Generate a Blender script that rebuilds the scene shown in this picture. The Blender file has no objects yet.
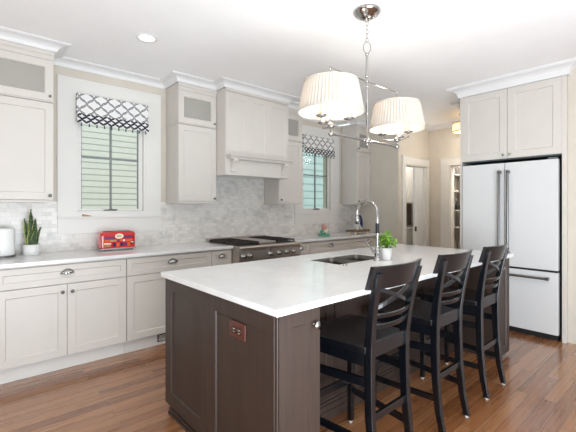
import bpy, bmesh, math, random
from mathutils import Vector, Matrix
random.seed(7)
scene = bpy.context.scene
C = scene.collection
PI = math.pi

# ------------------------------------------------------------------ camera
EYE = 1.335
cam_d = bpy.data.cameras.new('camera')
cam = bpy.data.objects.new('camera', cam_d); C.objects.link(cam)
cam_d.sensor_width = 36.0
cam_d.lens = 367.3 / 576 * 36
cam_d.shift_y = -8.7 / 576
cam_d.clip_start = 0.05
cam.location = (0, 0, EYE)
cam.rotation_euler = (PI / 2, 0, -math.radians(41.33))
scene.camera = cam

# ------------------------------------------------------------------ world and lights
world = bpy.data.worlds.new('world'); scene.world = world
world.use_nodes = True
bg = world.node_tree.nodes['Background']
bg.inputs[0].default_value = (0.90, 0.95, 1.0, 1)
bg.inputs[1].default_value = 0.64

def area(name, loc, target, sx, sy, power, col=(1, 1, 1)):
    d = bpy.data.lights.new(name, 'AREA'); d.shape = 'RECTANGLE'
    d.size = sx; d.size_y = sy; d.energy = power; d.color = col
    o = bpy.data.objects.new(name, d); C.objects.link(o)
    o.location = loc
    o.rotation_euler = (Vector(target) - Vector(loc)).to_track_quat('-Z', 'Y').to_euler()
    return o
area('window_daylight', (1.2, -3.0, 1.5), (1.8, 3, 1.3), 4.5, 2.2, 9, (0.90, 0.95, 1.0))  # added fill from behind the camera; no window is modelled there
area('bounce_flash_side', (-1.5, 1.0, 0.6), (-0.9, 1.3, 2.74), 1.6, 1.6, 7, (0.9, 0.95, 1.0))  # added fill aimed up, lightens the left part of the ceiling
area('side_daylight', (-2.45, 1.2, 1.6), (4.5, 2.6, 1.5), 2.4, 1.8, 16, (0.90, 0.95, 1.0))  # added fill before the solid left wall, brightens the far right wall
area('bounce_flash', (0.7, -1.0, 0.65), (1.8, 0.7, 2.74), 2.8, 1.6, 142, (0.85, 0.93, 1.0))  # added upward fill behind the camera to brighten the ceiling
sun_d = bpy.data.lights.new('sun', 'SUN'); sun_d.energy = 2.6; sun_d.angle = 0.02; sun_d.color = (1.0, 0.97, 0.92)
sun = bpy.data.objects.new('sun', sun_d); C.objects.link(sun); sun.rotation_euler = (math.radians(22), math.radians(-8), 0)

scene.view_settings.view_transform = 'Standard'
scene.view_settings.look = 'None'
scene.view_settings.exposure = 0.40
scene.view_settings.gamma = 1.0
scene.view_settings.use_curve_mapping = False

# ------------------------------------------------------------------ materials
def lin(c):
    return tuple(((v / 255) / 12.92 if v / 255 <= 0.04045 else ((v / 255 + 0.055) / 1.055) ** 2.4) for v in c) + (1,)

class NT:
    def __init__(s, name):
        s.m = bpy.data.materials.new(name); s.m.use_nodes = True
        s.t = s.m.node_tree; s.b = s.t.nodes['Principled BSDF']
    def n(s, kind, **kw):
        x = s.t.nodes.new(kind)
        for k, v in kw.items(): setattr(x, k, v)
        return x
    def l(s, a, b): s.t.links.new(a, b)
    def coords(s, scale=(1, 1, 1), swap=False, kind='Object'):
        tc = s.n('ShaderNodeTexCoord')
        out = tc.outputs[kind]
        if swap:
            sp = s.n('ShaderNodeSeparateXYZ'); cb = s.n('ShaderNodeCombineXYZ')
            s.l(out, sp.inputs[0]); s.l(sp.outputs[0], cb.inputs[0]); s.l(sp.outputs[2], cb.inputs[1])
            s.l(sp.outputs[1], cb.inputs[2]); out = cb.outputs[0]
        mp = s.n('ShaderNodeMapping'); mp.inputs['Scale'].default_value = scale
        s.l(out, mp.inputs[0]); return mp.outputs[0]
    def noise(s, vec, scale, detail=3, rough=0.5):
        x = s.n('ShaderNodeTexNoise'); x.inputs['Scale'].default_value = scale
        x.inputs['Detail'].default_value = detail; x.inputs['Roughness'].default_value = rough
        s.l(vec, x.inputs['Vector']); return x.outputs['Fac']
    def ramp(s, fac, stops):
        x = s.n('ShaderNodeValToRGB'); e = x.color_ramp.elements
        while len(e) < len(stops): e.new(0.5)
        for i, (p, c) in enumerate(stops):
            e[i].position = p; e[i].color = c
        s.l(fac, x.inputs[0]); return x.outputs[0]
    def mix(s, fac, a, b, mode='MIX'):
        x = s.n('ShaderNodeMix', data_type='RGBA', blend_type=mode)
        for sock, v in ((x.inputs[0], fac), (x.inputs[6], a), (x.inputs[7], b)):
            if hasattr(v, 'links'): s.l(v, sock)
            else: sock.default_value = v
        return x.outputs[2]
    def bump(s, h, strength, dist=0.002):
        x = s.n('ShaderNodeBump'); x.inputs['Strength'].default_value = strength
        x.inputs['Distance'].default_value = dist
        s.l(h, x.inputs['Height']); s.l(x.outputs[0], s.b.inputs['Normal'])
    def math(s, op, a, b=None):
        x = s.n('ShaderNodeMath', operation=op)
        for i, v in enumerate((a, b)):
            if v is None: continue
            if hasattr(v, 'links'): s.l(v, x.inputs[i])
            else: x.inputs[i].default_value = v
        return x.outputs[0]

def plain(name, rgb, rough=0.5, metal=0.0, var=0.03, scale=6, coat=0.0, spec=0.5, bump=0.0, bscale=200):
    k = NT(name); v = k.coords()
    c = lin(rgb); f = k.noise(v, scale)
    lo = tuple(x * (1 - var) for x in c[:3]) + (1,); hi = tuple(min(1, x * (1 + var)) for x in c[:3]) + (1,)
    k.l(k.ramp(f, [(0.3, lo), (0.7, hi)]), k.b.inputs['Base Color'])
    k.b.inputs['Roughness'].default_value = rough; k.b.inputs['Metallic'].default_value = metal
    k.b.inputs['Coat Weight'].default_value = coat; k.b.inputs['Specular IOR Level'].default_value = spec
    if bump: k.bump(k.noise(v, bscale), bump)
    return k.m

M = {}
M['wall'] = plain('beige_wall_paint', (208, 200, 187), 0.85, bump=0.05)
M['wall_cool'] = plain('pale_wall_paint', (200, 196, 188), 0.85)
M['ceiling'] = plain('ceiling_paint', (246, 246, 246), 0.9, var=0.01)
M['crown'] = plain('white_trim_paint', (230, 230, 230), 0.5, var=0.01)
M['trim'] = plain('warm_white_trim_paint', (224, 222, 217), 0.45, var=0.01)
M['cab'] = plain('cabinet_paint', (209, 204, 196), 0.42, var=0.012)
M['cab_in'] = plain('cabinet_interior', (205, 204, 196), 0.6)
M['chrome'] = plain('polished_nickel', (176, 175, 173), 0.12, 1.0)
M['brushed'] = plain('brushed_metal', (120, 120, 120), 0.32, 1.0)
M['dark_metal'] = plain('dark_metal', (45, 45, 48), 0.4, 0.6)
M['iron'] = plain('cast_iron', (52, 46, 42), 0.55, 0.3)
M['fridge'] = plain('matte_white_enamel', (214, 214, 213), 0.38, var=0.006)
M['fridge_body'] = plain('grey_steel_body', (88, 96, 100), 0.5, 0.2)
M['black'] = plain('black_gap', (22, 23, 25), 0.6)
M['ceramic'] = plain('white_ceramic', (236, 236, 234), 0.3)
M['green'] = plain('herb_leaves', (132, 182, 58), 0.5, var=0.3, scale=60)
M['stem'] = plain('green_stems', (92, 130, 50), 0.6)
M['soil'] = plain('potting_soil', (60, 45, 34), 0.9)
M['door_white'] = plain('white_door_paint', (225, 228, 230), 0.4)
M['red'] = plain('red_enamel', (196, 30, 24), 0.22, coat=0.5)
M['orange'] = plain('orange_print', (216, 92, 40), 0.3)
M['purple'] = plain('purple_print', (96, 50, 104), 0.3)
M['cream'] = plain('cream_print', (238, 222, 190), 0.3)
M['blue'] = plain('navy_glaze', (34, 48, 84), 0.2, coat=0.4)
M['pink'] = plain('pink_print', (205, 140, 130), 0.5)
M['teal_print'] = plain('teal_green_print', (96, 160, 130), 0.4)
M['tan'] = plain('tan_wood', (178, 140, 100), 0.6)
M['outlet'] = plain('red_brown_plastic', (84, 38, 28), 0.35, coat=0.3)
M['outlet_dark'] = plain('dark_brown_plastic', (44, 20, 16), 0.35)
M['rubber'] = plain('foot_pad', (190, 190, 185), 0.5)

def wood(name, lo, hi, rough, axis='z', scale=1.0, coat=0.2, bump=0.08):
    k = NT(name)
    st = {'x': (2, 40, 40), 'z': (40, 40, 2)}[axis]
    v = k.coords(tuple(a * scale for a in st))
    f = k.noise(v, 1.0, 5, 0.6)
    k.l(k.ramp(f, [(0.3, lin(lo)), (0.7, lin(hi))]), k.b.inputs['Base Color'])
    k.b.inputs['Roughness'].default_value = rough; k.b.inputs['Coat Weight'].default_value = coat
    k.b.inputs['Coat Roughness'].default_value = 0.2
    k.bump(f, bump, 0.001)
    return k.m
M['espresso'] = wood('espresso_stained_wood', (49, 37, 31), (62, 47, 39), 0.5, coat=0.06)
M['stool'] = wood('black_painted_wood', (6, 9, 13), (12, 15, 20), 0.25, coat=0.4)
M['tray_wood'] = wood('weathered_wood', (92, 66, 50), (130, 100, 78), 0.6, 'x')

# oak floor
k = NT('oak_plank_floor')
v = k.coords()
br = k.n('ShaderNodeTexBrick'); br.offset = 0.37; br.squash = 1.0
for nm, val in (('Scale', 1.0), ('Mortar Size', 0.0011), ('Mortar Smooth', 0.2), ('Bias', 0.0), ('Brick Width', 1.15), ('Row Height', 0.083)):
    br.inputs[nm].default_value = val
br.inputs['Color1'].default_value = (0, 0, 0, 1); br.inputs['Color2'].default_value = (1, 1, 1, 1)
br.inputs['Mortar'].default_value = (0.5, 0.5, 0.5, 1)
k.l(v, br.inputs['Vector'])
mp2 = k.n('ShaderNodeMapping'); mp2.inputs['Scale'].default_value = (1.0, 22, 1)
tc = k.n('ShaderNodeTexCoord')
addv = k.n('ShaderNodeVectorMath', operation='MULTIPLY_ADD')
k.l(br.outputs['Color'], addv.inputs[0]); addv.inputs[1].default_value = (7, 3, 5); k.l(tc.outputs['Object'], addv.inputs[2])
k.l(addv.outputs[0], mp2.inputs[0])
g1 = k.noise(mp2.outputs[0], 1.0, 6, 0.65)
wv = k.n('ShaderNodeTexWave', wave_type='RINGS'); wv.inputs['Scale'].default_value = 0.55
wv.inputs['Distortion'].default_value = 9; wv.inputs['Detail'].default_value = 3; wv.inputs['Detail Scale'].default_value = 0.7
k.l(mp2.outputs[0], wv.inputs[0])
base = k.ramp(br.outputs['Color'], [(0.0, lin((134, 84, 48))), (0.5, lin((156, 104, 65))), (1.0, lin((180, 129, 88)))])
gr = k.ramp(g1, [(0.25, (0.62, 0.59, 0.57, 1)), (0.62, (1.06, 1.04, 1.02, 1))])
c1 = k.mix(1.0, base, gr, 'MULTIPLY')
wr = k.ramp(wv.outputs['Fac'], [(0.0, (0.72, 0.68, 0.64, 1)), (0.5, (1, 1, 1, 1))])
c2 = k.mix(0.45, c1, wr, 'MULTIPLY')
c3 = k.mix(br.outputs['Fac'], c2, lin((52, 30, 18)))
k.l(c3, k.b.inputs['Base Color'])
rr = k.n('ShaderNodeMapRange'); rr.inputs[3].default_value = 0.2; rr.inputs[4].default_value = 0.36
k.l(g1, rr.inputs[0]); k.l(rr.outputs[0], k.b.inputs['Roughness'])
k.b.inputs['Coat Weight'].default_value = 0.85; k.b.inputs['Coat Roughness'].default_value = 0.13
hgt = k.math('SUBTRACT', g1, br.outputs['Fac'])
k.bump(hgt, 0.25, 0.0015)
M['floor'] = k.m

# marble mosaic splashback
k = NT('marble_mosaic')
v = k.coords(swap=True)
br = k.n('ShaderNodeTexBrick'); br.offset = 0.5
for nm, val in (('Scale', 1.0), ('Mortar Size', 0.0016), ('Mortar Smooth', 0.1), ('Bias', -0.2), ('Brick Width', 0.076), ('Row Height', 0.038)):
    br.inputs[nm].default_value = val
br.inputs['Color1'].default_value = (0, 0, 0, 1); br.inputs['Color2'].default_value = (1, 1, 1, 1); br.inputs['Mortar'].default_value = (0.4, 0.4, 0.4, 1)
k.l(v, br.inputs['Vector'])
tile = k.ramp(br.outputs['Color'], [(0.0, lin((231, 227, 222))), (0.6, lin((221, 217, 211))), (1.0, lin((203, 200, 196)))])
ve = k.ramp(k.noise(v, 9, 6, 0.7), [(0.36, (0.76, 0.77, 0.78, 1)), (0.5, (1, 1, 1, 1))])
cc = k.mix(0.75, tile, ve, 'MULTIPLY')
k.l(k.mix(br.outputs['Fac'], cc, lin((214, 210, 204))), k.b.inputs['Base Color'])
k.b.inputs['Roughness'].default_value = 0.28
k.bump(k.math('SUBTRACT', 1.0, br.outputs['Fac']), 0.25, 0.001)
M['mosaic'] = k.m

# quartz worktop
k = NT('white_quartz')
v = k.coords()
ve = k.ramp(k.noise(v, 2.2, 8, 0.7), [(0.44, lin((232, 232, 231))), (0.5, lin((227, 227, 226))), (0.56, lin((233, 233, 232)))])
k.l(ve, k.b.inputs['Base Color']); k.b.inputs['Roughness'].default_value = 0.12
M['quartz'] = k.m

# trellis fabric: flat, and the tighter look of its stacked folds
def trellis(name, px_, pz_, w_, gap):
    k = NT(name)
    tc = k.n('ShaderNodeTexCoord'); sp = k.n('ShaderNodeSeparateXYZ'); k.l(tc.outputs['Object'], sp.inputs[0])
    X = k.math('MULTIPLY', sp.outputs[0], 1 / px_); Z = k.math('MULTIPLY', sp.outputs[2], 1 / pz_)
    sx = k.math('MULTIPLY', k.math('SINE', k.math('MULTIPLY', X, 4 * PI)), 0.045)
    def band(e, c, w):
        fr = k.math('FRACT', e); d = k.math('ABSOLUTE', k.math('SUBTRACT', fr, c)); return k.math('LESS_THAN', d, w)
    a = k.math('ADD', k.math('ADD', X, Z), sx); b = k.math('ADD', k.math('SUBTRACT', X, Z), sx)
    ink = k.math('MAXIMUM', band(a, 0.5, w_), band(b, 0.5, w_))
    if gap:
        ink = k.math('SUBTRACT', ink, k.math('MAXIMUM', band(a, 0.5, gap), band(b, 0.5, gap)))
    k.l(k.mix(ink, lin((232, 231, 229)), lin((34, 36, 52))), k.b.inputs['Base Color'])
    k.b.inputs['Roughness'].default_value = 0.9
    return k.m
M['trellis'] = trellis('navy_trellis_fabric', 0.128, 0.125, 0.085, 0.018)
M['trellis_fold'] = trellis('folded_navy_trellis_fabric', 0.075, 0.062, 0.17, 0)

# pleated lamp fabric (lit)
k = NT('pleated_lamp_fabric')
tc = k.n('ShaderNodeTexCoord')
k.l(k.ramp(k.noise(tc.outputs['Object'], 30), [(0.3, lin((232, 226, 218))), (0.7, lin((238, 232, 224)))]), k.b.inputs['Base Color'])
k.b.inputs['Roughness'].default_value = 0.9
tr = k.n('ShaderNodeBsdfTranslucent'); tr.inputs[0].default_value = (0.55, 0.51, 0.455, 1)
ms = k.n('ShaderNodeMixShader'); ms.inputs[0].default_value = 0.45
out = k.t.nodes['Material Output']
k.l(k.b.outputs[0], ms.inputs[1]); k.l(tr.outputs[0], ms.inputs[2]); k.l(ms.outputs[0], out.inputs[0])
M['shade'] = k.m

def emis(name, rgb, strength):
    k = NT(name); k.b.inputs['Base Color'].default_value = lin(rgb)
    k.b.inputs['Emission Color'].default_value = lin(rgb); k.b.inputs['Emission Strength'].default_value = strength
    return k.m
M['bulb'] = emis('lit_bulb', (255, 226, 180), 4)
M['lens'] = emis('lit_downlight', (255, 252, 245), 2)
M['amber'] = emis('lit_drum_glass', (255, 222, 170), 1.0)

def glass(name, tint, gloss=0.12):
    k = NT(name); out = k.t.nodes['Material Output']; k.t.nodes.remove(k.b)
    tr = k.n('ShaderNodeBsdfTransparent'); tr.inputs[0].default_value = tint
    gl = k.n('ShaderNodeBsdfGlossy'); gl.inputs['Roughness'].default_value = 0.03
    fr = k.n('ShaderNodeLayerWeight'); fr.inputs[0].default_value = 0.5
    pw = k.n('ShaderNodeMath', operation='POWER'); pw.inputs[1].default_value = 4.0
    ml = k.n('ShaderNodeMath', operation='MULTIPLY'); ml.inputs[1].default_value = 0.6
    k.l(fr.outputs['Facing'], pw.inputs[0]); k.l(pw.outputs[0], ml.inputs[0])
    ad = k.n('ShaderNodeMath', operation='ADD'); ad.inputs[1].default_value = gloss
    ms = k.n('ShaderNodeMixShader')
    k.l(ml.outputs[0], ad.inputs[0]); k.l(ad.outputs[0], ms.inputs[0])
    k.l(tr.outputs[0], ms.inputs[1]); k.l(gl.outputs[0], ms.inputs[2]); k.l(ms.outputs[0], out.inputs[0])
    return k.m
M['glass'] = glass('window_glass', (0.94, 0.98, 0.96, 1), 0.0)
M['glass_cab'] = glass('seeded_cabinet_glass', (0.9, 0.92, 0.9, 1), 0.10)
def frosted():
    k = NT('frosted_cabinet_glass'); out = k.t.nodes['Material Output']
    k.l(k.ramp(k.noise(k.coords(), 2), [(0.3, lin((212, 210, 202))), (0.7, lin((218, 216, 208)))]), k.b.inputs['Base Color'])
    k.b.inputs['Roughness'].default_value = 0.15
    tr = k.n('ShaderNodeBsdfTransparent'); tr.inputs[0].default_value = (0.93, 0.92, 0.89, 1)
    ms = k.n('ShaderNodeMixShader'); ms.inputs[0].default_value = 0.38
    k.l(tr.outputs[0], ms.inputs[1]); k.l(k.b.outputs[0], ms.inputs[2]); k.l(ms.outputs[0], out.inputs[0])
    return k.m
M['glass_cab'] = frosted()
M['glass_clear'] = glass('clear_glass', (0.97, 0.98, 0.98, 1), 0.04)
M['siding'] = plain('pale_green_siding', (220, 220, 215), 0.7)
M['siding_teal'] = plain('teal_siding', (196, 216, 216), 0.7)
M['muntin'] = plain('grey_muntin', (128, 134, 134), 0.5)
M['ground'] = plain('lawn_ground', (110, 120, 90), 0.95)

# snake plant leaf: green with pale edge bands
k = NT('snake_plant_leaf')
v = k.coords((30, 30, 55)); f = k.noise(v, 1.0, 3)
k.l(k.ramp(f, [(0.35, lin((44, 68, 48))), (0.65, lin((92, 118, 78)))]), k.b.inputs['Base Color'])
k.b.inputs['Roughness'].default_value = 0.4
M['snake'] = k.m
M['snake_edge'] = plain('leaf_edge', (188, 186, 110), 0.5)

# ------------------------------------------------------------------ mesh builder
class MB:
    def __init__(s): s.v = []; s.f = []; s.mi = []; s.sm = []; s.cur = 0
    def add(s, vs, fs, smooth=False):
        o = len(s.v); s.v += [tuple(p) for p in vs]
        for f in fs: s.f.append([i + o for i in f]); s.mi.append(s.cur); s.sm.append(smooth)
        return s
    def box(s, x0, x1, y0, y1, z0, z1):
        vs = [(x, y, z) for x in (x0, x1) for y in (y0, y1) for z in (z0, z1)]
        return s.add(vs, [(0, 1, 3, 2), (4, 6, 7, 5), (0, 4, 5, 1), (2, 3, 7, 6), (0, 2, 6, 4), (1, 5, 7, 3)])
    def sweep(s, secs, smooth=False, closed=False, cap=True):
        n = len(secs[0]); vs = [p for q in secs for p in q]; fs = []
        L = len(secs)
        for i in range(L if closed else L - 1):
            a, b = i * n, ((i + 1) % L) * n
            for j in range(n): fs.append((a + j, a + (j + 1) % n, b + (j + 1) % n, b + j))
        s.add(vs, fs, smooth)
        if cap and not closed:
            s.add(secs[0], [tuple(reversed(range(n)))]); s.add(secs[-1], [tuple(range(n))])
        return s
    def lathe(s, prof, c=(0, 0, 0), axis='z', seg=24, smooth=True, cap=True):
        secs = []
        for r, h in prof:
            ring = []
            for i in range(seg):
                a = 2 * PI * i / seg; p, q = r * math.cos(a), r * math.sin(a)
                if axis == 'z': ring.append((c[0] + p, c[1] + q, c[2] + h))
                elif axis == 'y': ring.append((c[0] + p, c[1] + h, c[2] + q))
                else: ring.append((c[0] + h, c[1] + p, c[2] + q))
            secs.append(ring)
        return s.sweep(secs, smooth, cap=cap)
    def tube(s, pts, r, seg=8, closed=False, smooth=True):
        pts = [Vector(p) for p in pts]; n = len(pts); secs = []; up = None
        rs = r if isinstance(r, (list, tuple)) else [r] * n
        for i, p in enumerate(pts):
            if closed: t = pts[(i + 1) % n] - pts[i - 1]
            else: t = pts[min(i + 1, n - 1)] - pts[max(i - 1, 0)]
            t.normalize()
            if up is None:
                up = Vector((0, 0, 1)) if abs(t.z) < 0.9 else Vector((1, 0, 0))
            a = t.cross(up)
            if a.length < 1e-4: a = t.cross(Vector((0, 1, 0)))
            a.normalize(); b = a.cross(t); up = b
            secs.append([tuple(p + (a * math.cos(2 * PI * j / seg) + b * math.sin(2 * PI * j / seg)) * rs[i]) for j in range(seg)])
        return s.sweep(secs, smooth, closed)
    def ball(s, c, r, seg=14, rings=8, sx=1, sy=1, sz=1):
        prof = [(max(1e-4, r * math.sin(PI * i / rings)), -r * math.cos(PI * i / rings)) for i in range(rings + 1)]
        secs = [[(c[0] + q * math.cos(2 * PI * j / seg) * sx, c[1] + q * math.sin(2 * PI * j / seg) * sy, c[2] + h * sz) for j in range(seg)] for q, h in prof]
        return s.sweep(secs, True)
    def mat(s, i): s.cur = i; return s
    def build(s, name, mats, parent=None, bevel=0.0, off=None, seg=2):
        if not isinstance(mats, (list, tuple)): mats = [mats]
        if off is None: off = OFF.get(parent.name, (0, 0, 0)) if parent else (0, 0, 0)
        me = bpy.data.meshes.new(name)
        me.from_pydata([(a - off[0], b - off[1], c - off[2]) for a, b, c in s.v], [], s.f)
        for m in mats: me.materials.append(m)
        for p, mi, sm in zip(me.polygons, s.mi, s.sm): p.material_index = mi; p.use_smooth = sm
        bm = bmesh.new(); bm.from_mesh(me); bmesh.ops.recalc_face_normals(bm, faces=bm.faces); bm.to_mesh(me); bm.free()
        o = bpy.data.objects.new(name, me); C.objects.link(o)
        if parent: o.parent = parent; OFF[o.name] = off
        if bevel:
            b = o.modifiers.new('bevel', 'BEVEL'); b.width = bevel; b.segments = seg; b.limit_method = 'ANGLE'; b.angle_limit = 0.7
        return o
OFF = {}
def tag(o, label, cat, group=None):
    o['label'] = label; o['category'] = cat
    if group: o['group'] = group
    return o
def thing(name, label, cat, loc=(0, 0, 0), rz=0, group=None):
    o = bpy.data.objects.new(name, None); C.objects.link(o); o.empty_display_size = 0.1
    o.location = loc; o.rotation_euler = (0, 0, rz); tag(o, label, cat, group)
    OFF[o.name] = tuple(loc) if rz == 0 else (0, 0, 0)
    return o
def struct(o): o['kind'] = 'structure'; return o
def sempty(name, loc=(0, 0, 0)):
    o = bpy.data.objects.new(name, None); C.objects.link(o); o.location = loc; o.empty_display_size = 0.1
    OFF[o.name] = tuple(loc); return struct(o)

CEIL = 2.74
WY = 4.05
# ------------------------------------------------------------------ floor, ceiling, walls
struct(MB().box(-2.7, 8.2, -3.3, 4.42, -0.08, 0).build('floor', M['floor']))
struct(MB().box(-2.7, 8.2, -3.3, 4.42, CEIL, CEIL + 0.1).build('ceiling', M['ceiling']))
WIN1 = (0.80, 1.48, 1.285, 2.40); WIN2 = (3.80, 4.48, 1.285, 2.40)
w = MB()
def wall_xz(mb, x0, x1, z0, z1, y0, y1, holes):
    xs = sorted({x0, x1} | {h[0] for h in holes} | {h[1] for h in holes})
    for a, b in zip(xs, xs[1:]):
        hs = [h for h in holes if h[0] <= a + 1e-6 and h[1] >= b - 1e-6]
        if not hs: mb.box(a, b, y0, y1, z0, z1)
        else:
            h = hs[0]
            if h[2] > z0: mb.box(a, b, y0, y1, z0, h[2])
            if h[3] < z1: mb.box(a, b, y0, y1, h[3], z1)
wall_xz(w, -2.7, 5.13, 0, CEIL, WY, WY + 0.16, [WIN1, WIN2])
struct(w.build('wall_back', M['wall']))
struct(MB().box(-2.7, -2.6, -3.3, WY, 0, CEIL).build('wall_left', M['wall']))
# short side wall, hall wall with doorway, pantry wall with doorway
struct(MB().box(5.13, 5.29, 3.2, WY + 0.16, 0, CEIL).build('wall_right', M['wall']))
w = MB(); wall_xz(w, 5.29, 6.11, 0, CEIL, 3.2, 3.32, [(5.335, 5.985, 0, 2.03)])
struct(w.build('wall_hall', M['wall']))
w = MB()
w.box(6.11, 6.23, 2.83, 3.32, 0, CEIL); w.box(6.11, 6.23, 2.02, 2.83, 2.03, CEIL); w.box(6.11, 6.23, 0.897, 2.02, 0, CEIL)
struct(w.build('wall_pantry_side', M['wall']))
struct(MB().box(5.05, 5.17, 1.0, 2.17, 0, CEIL).build('wall_behind_refrigerator', M['wall']))
struct(MB().box(4.47, 8.2, 0.777, 0.897, 0, CEIL).build('wall_refrigerator_side', M['wall']))
# rooms beyond the two doorways
struct(MB().box(-8, 18, 4.5, 14, -0.7, -0.6).build('ground', M['ground']))
w = MB(); w.box(7.5, 7.6, 3.42, 4.42, 0, CEIL)
struct(w.build('wall_laundry_room', M['wall']))
w = MB(); w.box(6.23, 7.6, 3.32, 3.42, 0, CEIL); w.box(7.4, 7.5, 0.897, 3.32, 0, CEIL)
struct(w.build('wall_pantry_room', M['wall_cool']))

# mosaic splashback around windows
w = MB()
SB = WY - 0.01
w.box(-2.6, 0.654, SB, WY, 0.915, 1.39); w.box(0.654, 1.647, SB, WY, 0.915, 1.077)
w.box(1.647, 2.178, SB, WY, 0.915, 1.39); w.box(2.178, 3.113, SB, WY, 0.90, 1.72)
w.box(3.113, 3.68, SB, WY, 0.915, 1.39); w.box(3.68, 4.675, SB, WY, 0.915, 1.077); w.box(4.675, 5.13, SB, WY, 0.915, 1.39)
struct(w.build('wall_splashback', M['mosaic']))

# crown mouldings, mitred
def crown(mb, path, prof):
    secs = []
    n = len(path)
    for i, p in enumerate(path):
        ns = []
        if i > 0: d = Vector(p) - Vector(path[i - 1]); d.normalize(); ns.append(Vector((d.y, -d.x)))
        if i < n - 1: d = Vector(path[i + 1]) - Vector(p); d.normalize(); ns.append(Vector((d.y, -d.x)))
        if len(ns) == 1: off = ns[0]
        else: off = (ns[0] + ns[1]) / (1 + ns[0].dot(ns[1]))
        secs.append([(p[0] + off.x * o, p[1] + off.y * o, z) for o, z in prof])
    mb.sweep(secs)
def cprof(zb, pr):
    h = CEIL - zb
    pts = [(0, zb), (0.014, zb), (0.018, zb + 0.18 * h)]
    for i in range(7):
        t = i / 6; pts.append((0.02 + (pr - 0.035) * (1 - math.cos(t * PI / 2)), zb + 0.2 * h + 0.58 * h * math.sin(t * PI / 2)))
    pts += [(pr - 0.006, zb + 0.86 * h), (pr, zb + 0.9 * h), (pr, CEIL), (0, CEIL)]
    return pts
c = MB()
crown(c, [(-2.6, 3.715), (0.583, 3.715), (0.583, WY), (1.706, WY), (1.706, 3.715), (2.173, 3.715), (2.173, 3.535), (3.118, 3.535), (3.118, 3.715), (3.545, 3.715),
          (3.545, WY), (4.752, WY), (4.752, 3.715), (5.13, 3.715), (5.13, 3.2), (6.11, 3.2), (6.11, 0.9)], cprof(2.674, 0.105))
struct(c.build('trim_1', M['crown']))
c = MB()
crown(c, [(5.17, 1.0), (5.17, 2.17), (5.05, 2.17), (5.05, 1.93), (4.414, 1.93), (4.414, 0.893), (8.2, 0.893)], cprof(2.629, 0.115))
struct(c.build('trim_2', M['crown']))
c = MB()
c.box(4.49, 8.2, 0.883, 0.897, 0, 0.09)
struct(c.build('baseboard_refrigerator_side', M['crown']))
c = MB(); c.box(5.116, 5.13, 3.2, 3.40, 0, 0.13); c.box(6.096, 6.11, 3.0, 3.19, 0, 0.13)
struct(c.build('baseboard_hall', M['crown']))

# ------------------------------------------------------------------ windows
def window(idx, x0, glassdir):
    W = sempty('window_%d' % idx, (x0, WY, 0))
    o0, o1, z0, z1 = (x0 + 0.146, x0 + 0.826, 1.285, 2.40)
    y = WY - 0.022
    m = MB()
    m.box(x0, o0, y, WY, 1.245, 2.588); m.box(o1, x0 + 0.993, y, WY, 1.245, 2.588)
    m.box(o0, o1, y, WY, z1, 2.588); m.box(o0, o1, y, WY, 1.245, z0)
    m.build('casing', M['trim'], W)
    m = MB().box(x0 - 0.002, x0 + 0.995, y - 0.012, WY, 1.228, 1.245); m.build('stool', M['trim'], W, 0.003)
    m = MB().box(x0, x0 + 0.993, y + 0.002, WY, 1.077, 1.228); m.build('apron', M['trim'], W, 0.002)
    m = MB()  # jamb liner
    j = 0.022
    m.box(o0, o0 + j, y + 0.004, WY + 0.14, z0, z1); m.box(o1 - j, o1, y + 0.004, WY + 0.14, z0, z1)
    m.box(o0 + j, o1 - j, y + 0.004, WY + 0.14, z1 - j, z1); m.box(o0 + j, o1 - j, y + 0.004, WY + 0.14, z0, z0 + 0.012)
    m.build('jamb', M['trim'], W)
    a0, a1, b0, b1 = o0 + j, o1 - j, z0 + 0.012, z1 - j
    f = 0.04
    m = MB(); ys, ye = WY + 0.02, WY + 0.055
    m.box(a0, a0 + f, ys, ye, b0, b1); m.box(a1 - f, a1, ys, ye, b0, b1)
    m.box(a0 + f, a1 - f, ys, ye, b1 - f, b1); m.box(a0 + f, a1 - f, ys, ye, b0, b0 + 0.022)
    s = m.build('sash', M['trim'], W, 0.002)
    g0, g1, h0, h1 = a0 + f, a1 - f, b0 + 0.022, b1 - f
    m = MB(); e = 0.008
    ymt = WY + 0.036
    m.box((g0 + g1) / 2 - 0.009, (g0 + g1) / 2 + 0.009, ymt, ymt + 0.018, h0, h1)
    m.box(g0, g1, ymt + 0.001, ymt + 0.017, 1.828, 1.846)
    m.box(g0, g0 + e, ymt, ymt + 0.018, h0, h1); m.box(g1 - e, g1, ymt, ymt + 0.018, h0, h1)
    m.build('muntin', M['muntin'], s)
    MB().box(g0, g1, ymt + 0.006, ymt + 0.010, h0, h1).build('pane', M['glass'], s)
    m = MB(); cx = (o0 + o1) / 2
    m.box(cx - 0.075, cx + 0.045, WY + 0.0, WY + 0.012, z0 + 0.012, z0 + 0.026)
    m.tube([(cx - 0.05, WY - 0.0, z0 + 0.022), (cx - 0.01, WY - 0.012, z0 + 0.03), (cx + 0.05, WY - 0.014, z0 + 0.024)], 0.005)
    m.build('crank', M['brushed'], W)
    return W
window(1, 0.654, 0); window(2, 3.682, 0)

# neighbouring house with lap siding
nh = thing('neighbor_house', 'pale green lap-sided house wall seen outside through both kitchen windows', 'house', (3, 10, -1))
def siding(x0, x1, y, z0, z1, step):
    m = MB(); n = int((z1 - z0) / step)
    for i in range(n):
        z = z0 + i * step
        m.sweep([[(x, y - 0.014, z), (x, y - 0.004, z + step), (x, y + 0.05, z + step), (x, y + 0.05, z)] for x in (x0, x1)])
    return m
siding(-1.5, 7.0, 10, -1, 5.5, 0.15).build('siding', M['siding'], nh)
siding(4.2, 12.5, 7.4, -1, 5.5, 0.20).build('siding', M['siding_teal'], nh)
MB().box(4.08, 4.19, 7.33, 10.0, -1, 5.5).build('corner_board', M['crown'], nh)

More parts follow.
